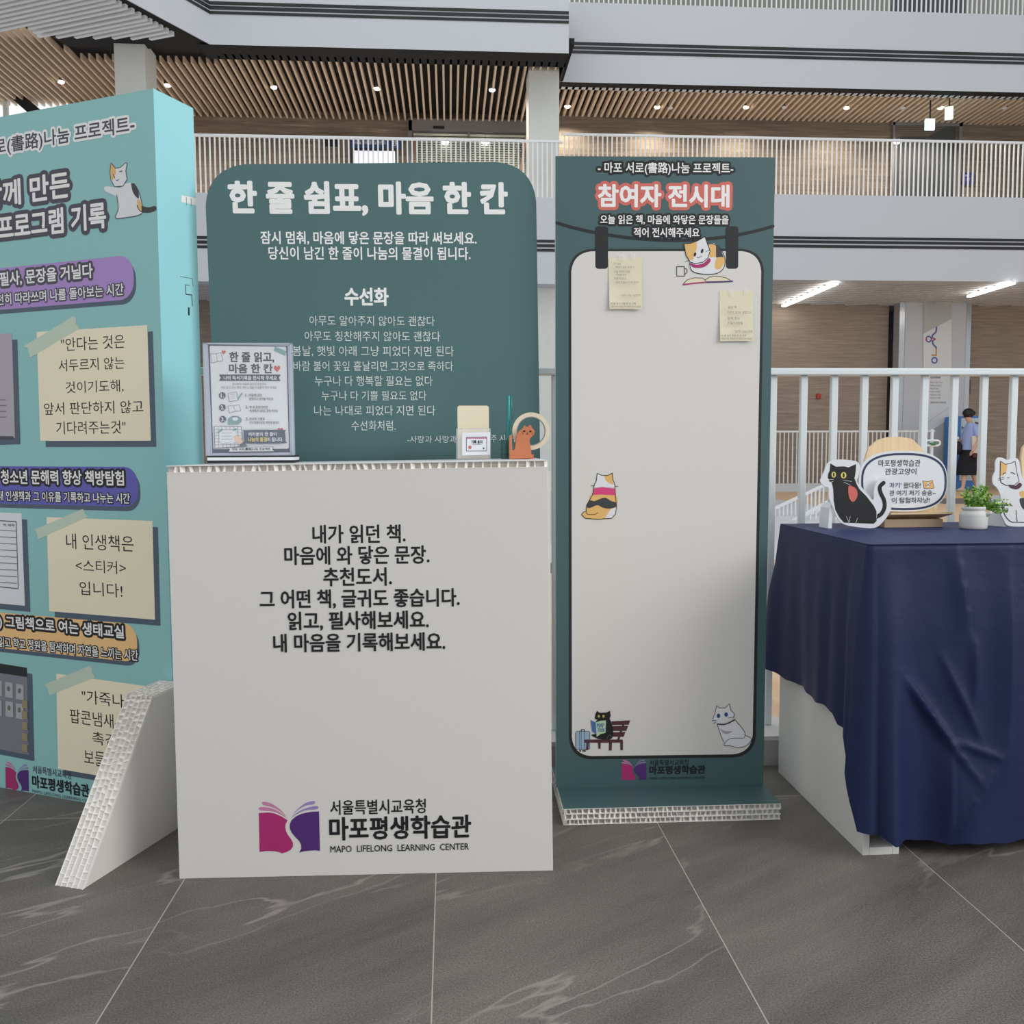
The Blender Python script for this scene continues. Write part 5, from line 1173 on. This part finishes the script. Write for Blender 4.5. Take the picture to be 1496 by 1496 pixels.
# wooden book stand with speech bubble card
M_ply = wood_material('plywood', s(224, 194, 152), s(236, 210, 170), (40, 3, 2)); M_plyd = mat('ply_face', s(176, 152, 124), .8, noise=.25, nscale=900)
s0 = on_table(1292, 771); s1 = on_table(1380, 770.5); WSF = Face(s0+V((0, .0, 0)), (1, 0, 0), (0, -1, 0))
ws = thing('book_stand', 'round topped wooden book stand behind speech bubble card on navy cloth', 'stand', V(((s0.x+s1.x)/2, s0.y, ZC)))
yb_ = s0.y+.075; BKF = Face(V((0, yb_, ZC)), (1, 0, 0), (0, -1, 0))
uvb = [BKF.uv(*p) for p in ((1264, 745), (1264, 672), (1270, 655), (1284, 643), (1300, 638.5), (1318, 638), (1334, 641), (1346, 652), (1352.5, 664), (1380, 742))]
uvb = [(uvb[0][0], 0)]+uvb[1:-1]+[(BKF.uv(1372, 742)[0], 0)]
q = MB(); q.prism([BKF.pt(u, v, (.02 if v < .01 else .02-.11*v)) for u, v in uvb], V((0, .009, 0))); q.build('back_board', M_ply, ws)
zl_ = atY(1345, 748.5, s0.y-.015).z; zb_ = atY(1340, 758.5, s0.y).z
q = MB(); xa, xb_ = s0.x, s1.x
q.prism([V((xa, s0.y, ZC)), V((xb_, s0.y, ZC)), V((xb_, s0.y, zb_)), V((xa, s0.y, zb_))], V((0, .055, 0))); q.build('front_block', M_plyd, ws, bevel=.001)
xl0, xl1 = atY(1302, 748, s0.y-.015).x, atY(1392.5, 748.5, s0.y-.015).x
q = MB(); q.prism([V((xl0, s0.y-.016, zl_)), V((xl1, s0.y-.016, zl_)), V((xl1-.012, s0.y+.05, zb_+.002)), V((xl0-.004, s0.y+.05, zb_+.002))], V((0, .0, -.0055))); q.build('ledge', M_ply, ws)
SBF = Face(V((0, s0.y+.012, ZC)), (1, 0, 0), (0, -1, 0))
sb = thing('bubble_card', 'white speech bubble card with dark outline and handwriting, leaning on wooden stand', 'sign', SBF.pt(SBF.uv(1320, 747)[0], .03))
se = lambda cx, cy, rx, ry, n=44, e=.75: [(cx+rx*math.copysign(abs(math.cos(t))**e, math.cos(t)), cy+ry*math.copysign(abs(math.sin(t))**e, math.sin(t))) for t in (2*math.pi*i/n for i in range(n))]
idn = lambda x, y: (x, y)
uv = [SBF.uv(*p) for p in se(1319.5, 703, 64.5, 44.5)]
zmin = zb_+.004-ZC; uv = [(u, max(v, zmin)) for u, v in uv]
q = MB(); q.prism([SBF.pt(u, v) for u, v in uv], V((0, .004, 0))); crd = q.build('card', M_paper, sb)
a = Art(SBF, .0006); a.stroke(se(1320.5, 703.5, 61, 40.2), 3.0, M_navyink, closed=True, round_=10); under(a.build('outline', None, sb), crd)
a = Art(SBF, .0006)
for st_, x0, x1, y0, y1, m_ in (('마포평생학습관', 1283.5, 1344.5, 671.5, 681.5, M_ink), ('관광고양이', 1293, 1338.5, 684, 693.5, M_ink), ("마키'", 1299, 1317, 705, 712.5, M_purple), ('왔다옹!', 1320, 1345, 704.5, 713.5, M_ink), ('습관 여기 저기 슝슝~', 1291, 1367, 716, 724, M_ink), ('같이 탐험하자냥!', 1294, 1358, 726.5, 735, M_ink)): a.text(st_, x0, x1, y0, y1, m_, .012)
under(a.build('lettering', None, sb), crd)
a = Art(SBF, .0006); a.poly([(1348, 702.5), (1355, 703.5), (1362, 701.5), (1364.5, 713), (1357, 714), (1350, 713.5)], M_orange); a.stroke([(1348, 702.5), (1355, 703.5), (1362, 701.5), (1364.5, 713), (1357, 714), (1350, 713.5)], .6, M_slate, closed=True); a.poly(ell(1356, 708, 3, 3.4, 12), M_paper); a.stroke([(1351, 711), (1354, 707), (1358, 710), (1361, 704)], .8, M_coral); a.stroke([(1354.5, 709.5), (1358, 706)], .7, M_ink); under(a.build('map_picture', None, sb), crd)

# potted plant
pc = on_table(1432.5, 774); pr = on_table(1452.3, 774).x-pc.x; k_ = atY(1432, 741, pc.y).z-ZC
pc = V((pc.x, pc.y+pr, ZC))
M_pot2 = mat('speckled_pot', s(212, 212, 208), .55, noise=.06, nscale=160)
pl_t = thing('potted_plant', 'small leafy green plant in white pot with side spout on navy cloth', 'plant', pc)
q = MB(); q.lathe(pc, [(pr*.9, 0), (pr*.97, .003), (pr, .01), (pr, k_*.62), (pr*.95, k_*.74), (pr*.80, k_*.80), (pr*.78, k_*.84), (pr*.86, k_*.87), (pr*.86, k_*.98), (pr*.80, k_), (pr*.7, k_), (pr*.68, k_*.85), (.001, k_*.85)], 36, cap=True); pot_ = q.build('pot', M_pot2, pl_t, smooth=True)
q = MB(); q.tube([pc+V((pr*.55, -pr*.7, k_*.62)), pc+V((pr*.72, -pr*.9, k_*.72)), pc+V((pr*.86, -pr*1.02, k_*.78))], [.006, .005, .004], 12); under(q.build('spout', M_pot2, pl_t, smooth=True), pot_)
M_leaf = mat('leaf_green', s(146, 192, 84), .5, noise=.3, nscale=60); M_leafd = mat('leaf_dark', s(88, 140, 62), .5, noise=.3, nscale=60); M_leafl = mat('leaf_pale', s(190, 218, 128), .5, noise=.2, nscale=60)
q = MB(); st_m = MB(); r2 = random.Random(5)
top0 = pc+V((0, 0, k_*.9))
stems = []
for i in range(30):
    an = r2.uniform(0, 6.283); le = r2.uniform(.035, .078); tx = r2.uniform(.1, .6); d_ = V((math.cos(an)*tx*1.0, math.sin(an)*tx*.6-.12, 1)).normalized()
    stems.append([top0+V((math.cos(an)*.012, math.sin(an)*.012, -.006))+d_*le*t+V((0, 0, -.02*t*t*tx)) for t in (0, .25, .5, .75, 1)])
for i in range(11):
    le = r2.uniform(.05, .10); d_ = V((1, r2.uniform(-.75, -.1), r2.uniform(-.2, .75))).normalized()
    stems.append([top0+V((.012, 0, .0))+d_*le*t+V((0, 0, .014*t-.02*t*t)) for t in (0, .25, .5, .75, 1)])
for sp_ in stems:
    st_m.tube(sp_, [.0011, .0010, .0009, .0007, .0005], 5)
    for t in range(0, 24):
        x = .22+.78*(t+r2.random())/24; i = min(3, int(x*4)); b_ = sp_[i].lerp(sp_[i+1], x*4-i)
        d_ = V((r2.uniform(-1, 1), r2.uniform(-1, 1), r2.uniform(-.2, 1))).normalized(); sd = d_.orthogonal().normalized()
        sd = (Matrix.Rotation(r2.uniform(0, 6.28), 3, d_) @ sd); nn = d_.cross(sd); L_ = r2.uniform(.007, .0125); w_ = L_*.42
        q.use(r2.choice((M_leaf, M_leaf, M_leafl, M_leafd, M_leaf)))
        q.face([b_, b_+d_*L_*.45+sd*w_+nn*.0008, b_+d_*L_, b_+d_*L_*.45-sd*w_+nn*.0008])
fo = q.build('foliage', None, pl_t); st_m.build('stem', M_leafd, pl_t)

# calico cat cutout at the right edge
C2 = tface(1485, 769.5); f = lambda x, y: (1380+x/6.8, 570+y/6.8)
cc = thing('cat_cutout', 'white and orange cat shaped cutout behind potted plant, cut by right edge', 'cutout', C2.pt(C2.uv(1488, 771)[0], 0))
mv = cut([(480, 880), (505, 820), (506, 740), (530, 690), (575, 688), (630, 712), (690, 690), (732, 705), (748, 760), (772, 880), (820, 930), (900, 1010), (945, 1110), (950, 1240), (915, 1345), (850, 1368), (640, 1366), (585, 1300), (545, 1200), (560, 1090), (530, 1000), (485, 950)], C2, cc, f)
a = ArtS(C2, .0005, f); a.dv = mv
a.poly([(575, 1080), (570, 1150), (600, 1260), (650, 1320), (700, 1327), (860, 1327), (900, 1270), (905, 1150), (860, 1050), (770, 980), (650, 960)], M_catwhite, True)
a.poly([(740, 1030), (800, 1020), (860, 1080), (850, 1110), (760, 1080)], M_orange, True); a.poly([(750, 1090), (860, 1110), (890, 1200), (800, 1210), (755, 1160)], M_catgrey, True)
a.poly([(550, 890), (553, 722), (600, 752), (660, 742), (698, 722), (715, 830), (738, 920), (690, 960), (610, 962), (560, 935)], M_catwhite)
a.poly([(552, 870), (553, 722), (600, 752), (622, 756), (612, 820), (580, 866)], M_orange)
a.stroke([(550, 890), (553, 722), (600, 752), (660, 742), (698, 722), (715, 830), (738, 920), (690, 960), (610, 962), (560, 935)], 6, M_ink, closed=True)
a.stroke([(572, 1120), (590, 1240), (650, 1318), (720, 1328), (880, 1328)], 6.5, M_ink, True); a.stroke([(708, 1210), (718, 1320)], 6, M_ink)
a.stroke([(576, 852), (590, 840), (606, 838)], 7, M_ink); a.stroke([(656, 836), (676, 838), (696, 850)], 7, M_ink); a.stroke([(622, 884), (632, 890), (642, 882)], 4, M_ink); a.stroke([(530, 896), (590, 878)], 4, M_ink); a.stroke([(532, 914), (588, 896)], 4, M_ink)
a.poly([(640, 955), (700, 965), (740, 935), (765, 960), (720, 1000), (650, 985)], M_bench, True)
under(a.build('printed_cat', None, cc), cut.last)
q = MB(); ux = C2.uv(*f(600, 1300))[0]; q.prism([C2.pt(ux, 0, -.0055), C2.pt(ux+.012, 0, -.0055), C2.pt(ux+.012, .09, -.0055)], V((-.02, .05, 0))); q.build('prop', M_paper, cc)
# second wooden stand, only its edge shows
q3 = V((0, C2.O.y+.09, ZC)); B3 = Face(q3, (1, 0, 0), (0, -1, 0))
uvb = [B3.uv(*p) for p in ((1492, 745), (1492, 670), (1495, 655), (1504, 644), (1520, 638), (1560, 638), (1576, 650), (1580, 670), (1580, 745))]; uvb = [(u, 0 if i in (0, 8) else v) for i, (u, v) in enumerate(uvb)]
w3 = thing('book_stand', 'round topped wooden book stand behind calico cutout at right edge', 'stand', B3.pt(uvb[0][0]+.05, 0))
q = MB(); q.prism([B3.pt(u, v, .02-.1*v) for u, v in uvb], V((0, .009, 0))); q.build('back_board', M_ply, w3)
q = MB(); q.prism([B3.pt(uvb[0][0]+.02, 0, .02), B3.pt(uvb[-1][0]-.02, 0, .02), B3.pt(uvb[-1][0]-.02, .02, .02), B3.pt(uvb[0][0]+.02, .02, .02)], V((0, -.05, 0))); q.build('front_block', M_plyd, w3)

# ------------------------------------------------------------------ woman walking across the far floor
g = atZ(1403, 717.5); YP = g.y; mpp = YP/FPX
def W(x, y, dy=0.0): p = atY(x, y, YP); return V((p.x, YP+dy, p.z))
M_skin = mat('skin', s(222, 178, 156), .6); M_hair = mat('hair_black', s(26, 24, 26), .5); M_shirt = mat('shirt_blue', s(166, 186, 236), .8); M_skirt = mat('skirt_black', s(26, 27, 34), .85); M_shoe = mat('shoe_beige', s(190, 176, 158), .7)
pe = thing('person', 'woman in pale blue shirt and long black skirt walking past bank machine', 'person', V((g.x+.1, YP, 0)))
vv = {}; ee = []; rr = []
def J(n, p, r_, par=None):
    vv[n] = len(rr); rr.append((p, r_))
    if par: ee.append((vv[par], vv[n]))
J('pelvis', W(1416, 660), .13); J('waist', W(1417, 650), .115, 'pelvis'); J('chest', W(1418.5, 634), .125, 'waist'); J('neck0', W(1418.5, 623), .065, 'chest'); J('neck', W(1417, 617), .052, 'neck0'); J('head0', W(1414.5, 611), .072, 'neck'); J('head', W(1413, 605), .088, 'head0'); J('crown', W(1413.5, 601), .075, 'head')
for sgn, n, el, wr in ((-1, 'n', (1420.5, 643), (1411.5, 657)), (1, 'f', (1416, 644), (1405, 645))):
    J('sh'+n, W(1420, 625.5, sgn*.15), .055, 'chest'); J('el'+n, W(*el, sgn*.27), .042, 'sh'+n); J('wr'+n, W(*wr, sgn*.27), .03, 'el'+n); J('pa'+n, W(wr[0]-1.8, wr[1]+3.2, sgn*.27), .036, 'wr'+n)
for sgn, n, kn, an_, toe in ((-1, 'a', (1406, 688), (1403.5, 712.5), (1397.5, 715.8)), (1, 'b', (1424, 688), (1430, 711), (1424.5, 715.5))):
    J('hip'+n, W(1416, 667, sgn*.09), .085, 'pelvis'); J('kn'+n, W(*kn, sgn*.09), .062, 'hip'+n); J('an'+n, W(*an_, sgn*.09), .036, 'kn'+n); J('to'+n, W(*toe, sgn*.09), .032, 'an'+n)
me = bpy.data.meshes.new('body'); me.from_pydata([tuple(p) for p, r_ in rr], ee, []); ob = bpy.data.objects.new('body', me); COL.objects.link(ob)
sk = ob.modifiers.new('skin', 'SKIN'); sk.use_smooth_shade = True; su = ob.modifiers.new('sub', 'SUBSURF'); su.levels = 2; su.render_levels = 2
for i, (p, r_) in enumerate(rr): me.skin_vertices[0].data[i].radius = (r_, r_)
me.skin_vertices[0].data[0].use_root = True
dg_ = bpy.context.evaluated_depsgraph_get(); bm_ = bpy.data.meshes.new_from_object(ob.evaluated_get(dg_)); bpy.data.objects.remove(ob)
q = MB(); q.raw([v.co.copy() for v in bm_.vertices], [tuple(p.vertices) for p in bm_.polygons])
for n, dirn in (('n', V((-.25, 0, -1))), ('f', V((-1, 0, -.2)))):
    pa = rr[vv['pa'+n]][0]; d_ = dirn.normalized(); sd = V((0, 1, 0))
    for k, (off, L_) in enumerate(((-.024, .062), (-.008, .074), (.009, .07), (.025, .055))):
        b_ = pa+sd*off+d_*.012; q.tube([b_, b_+d_*L_*.45, b_+d_*L_*.75+V((-.012, 0, -.004)), b_+d_*L_*.9+V((-.028, 0, -.006))], [.0095, .009, .008, .006], 8)
    b_ = pa+V((-.02, -.02, .01)); q.tube([b_, b_+V((-.03, -.012, -.02)), b_+V((-.042, -.008, -.05))], [.011, .01, .007], 8)
# face: nose, lips and eyes; the head looks down to the left
hd = W(1413, 606); q.tube([hd+V((-.078, 0, .012)), hd+V((-.104, 0, -.018)), hd+V((-.085, 0, -.028))], [.008, .013, .007], 8)
for sg_ in (-1, 1): q.ball(hd+V((.012, sg_*.084, -.008)), .022, 6, sx=.6, sy=.35, sz=1.3)
pbody = q.build('body', M_skin, pe, smooth=True)
q = MB()
for sg_ in (-1, 1): q.ball(hd+V((-.078, sg_*.034, .008)), .010, 6)
under(q.build('eyes', M_hair, pe), pbody)
q = MB(); q.tube([hd+V((-.085, -.018, -.05)), hd+V((-.09, 0, -.05)), hd+V((-.085, .018, -.05))], .006, 6); q.build('mouth', mat('lips', s(186, 104, 100), .5), pe, smooth=True).parent
q = MB(); q.ball(hd+V((.022, 0, .03)), .112, 12, sx=1.08, sy=.93, sz=1.0); q.build('hair', M_hair, pe, smooth=True); q = MB(); q.ball(W(1421.5, 603.5), .05, 8, sx=1.1); q.tube([hd+V((.09, 0, .02)), W(1421.5, 603.5)], .03, 8); q.build('hair_bun', M_hair, pe, smooth=True)
def loft(name, rings, m, par=pe, n=24, wob=0):
    q = MB(); b = 0
    for c_, rx, ry in rings:
        for k in range(n):
            t = 2*math.pi*k/n; w_ = 1+wob*math.sin(5*t)*(len(q.v)/n)/len(rings); q.v.append(c_+V((rx*math.cos(t)*w_, ry*math.sin(t)*w_, 0)))
    for i in range(len(rings)-1):
        for k in range(n): q.f.append((i*n+k, i*n+(k+1) % n, (i+1)*n+(k+1) % n, (i+1)*n+k)); q.m.append(0)
    return q.build(name, m, par, smooth=True)
loft('skirt', [(W(1417, 651), .135, .15), (W(1416, 660), .16, .17), (W(1413, 675), .19, .185), (W(1411.5, 694), .215, .20)], M_skirt, wob=.05)
q = loft('shirt', [(W(1417, 617.8), .062, .062), (W(1418.5, 621.5), .10, .14), (W(1419, 626), .135, .185), (W(1418.5, 636), .15, .18), (W(1417, 646), .155, .17), (W(1416, 657), .165, .175)], M_shirt)
for sgn, n in ((-1, 'n'), (1, 'f')):
    a_, b_ = rr[vv['sh'+n]][0], rr[vv['el'+n]][0]; q = MB(); q.tube([a_+V((0, -sgn*.05, .02)), a_, a_.lerp(b_, .45), a_.lerp(b_, .72)], [.075, .082, .078, .074], 14, cap=False); q.build('sleeve', M_shirt, pe, smooth=True)
for n in 'ab':
    a_, t_ = rr[vv['an'+n]][0], rr[vv['to'+n]][0]; q = MB(); q.tube([V((a_.x+.05, a_.y, .03)), V((a_.x, a_.y, .035)), V((t_.x, t_.y, .03)), V((t_.x-.05, t_.y, .022))], [.03, .04, .036, .018], 12); q.build('shoe', M_shoe, pe, smooth=True)
# bags and papers she carries
tg = thing('tote_bag', 'cream and maroon tote bag on shoulder of walking woman', 'bag', W(1421, 668, -.3))
q = MB(); q.prism([W(1411, 638, -.19), W(1429, 634, -.19), W(1429, 662, -.19), W(1412.5, 662, -.19)], V((0, -.05, 0))); q.build('cream_panel', mat('bag_cream', s(232, 222, 206), .8), tg, bevel=.01)
q = MB(); q.prism([W(1412.5, 662.2, -.19), W(1429, 662.2, -.19), W(1429, 667, -.19), W(1413, 668.5, -.19)], V((0, -.05, 0))); M_mar = mat('bag_maroon', s(96, 40, 56), .7); q.build('bottom_panel', M_mar, tg, bevel=.008)
q = MB(); q.tube([W(1426.5, 637, -.21), W(1426, 625, -.215), W(1422, 618.5, -.17), W(1421, 617.5, -.1)], .016, 8); q.build('strap', M_mar, tg, smooth=True)
q = MB(); q.tube([W(1402.5, 645.5, .1), W(1402, 650, .08), W(1401, 658, .08), W(1401, 664, .08)], [.05, .10, .12, .07], 14); hb = q.build('handbag', mat('bag_black', s(30, 32, 46), .7), None, smooth=True); tag(hb, 'dark handbag hanging in front of walking woman', 'bag')
q = MB(); c_ = W(1401, 643, .16); q.obox(c_-V((.08, .06, .0)), V((.15, 0, .02)), V((0, .1, 0)), V((-.01, 0, .06))); tag(q.build('paper_packet', M_paper, None, bevel=.012), 'white packet held by walking woman in front of blue machine', 'packet')
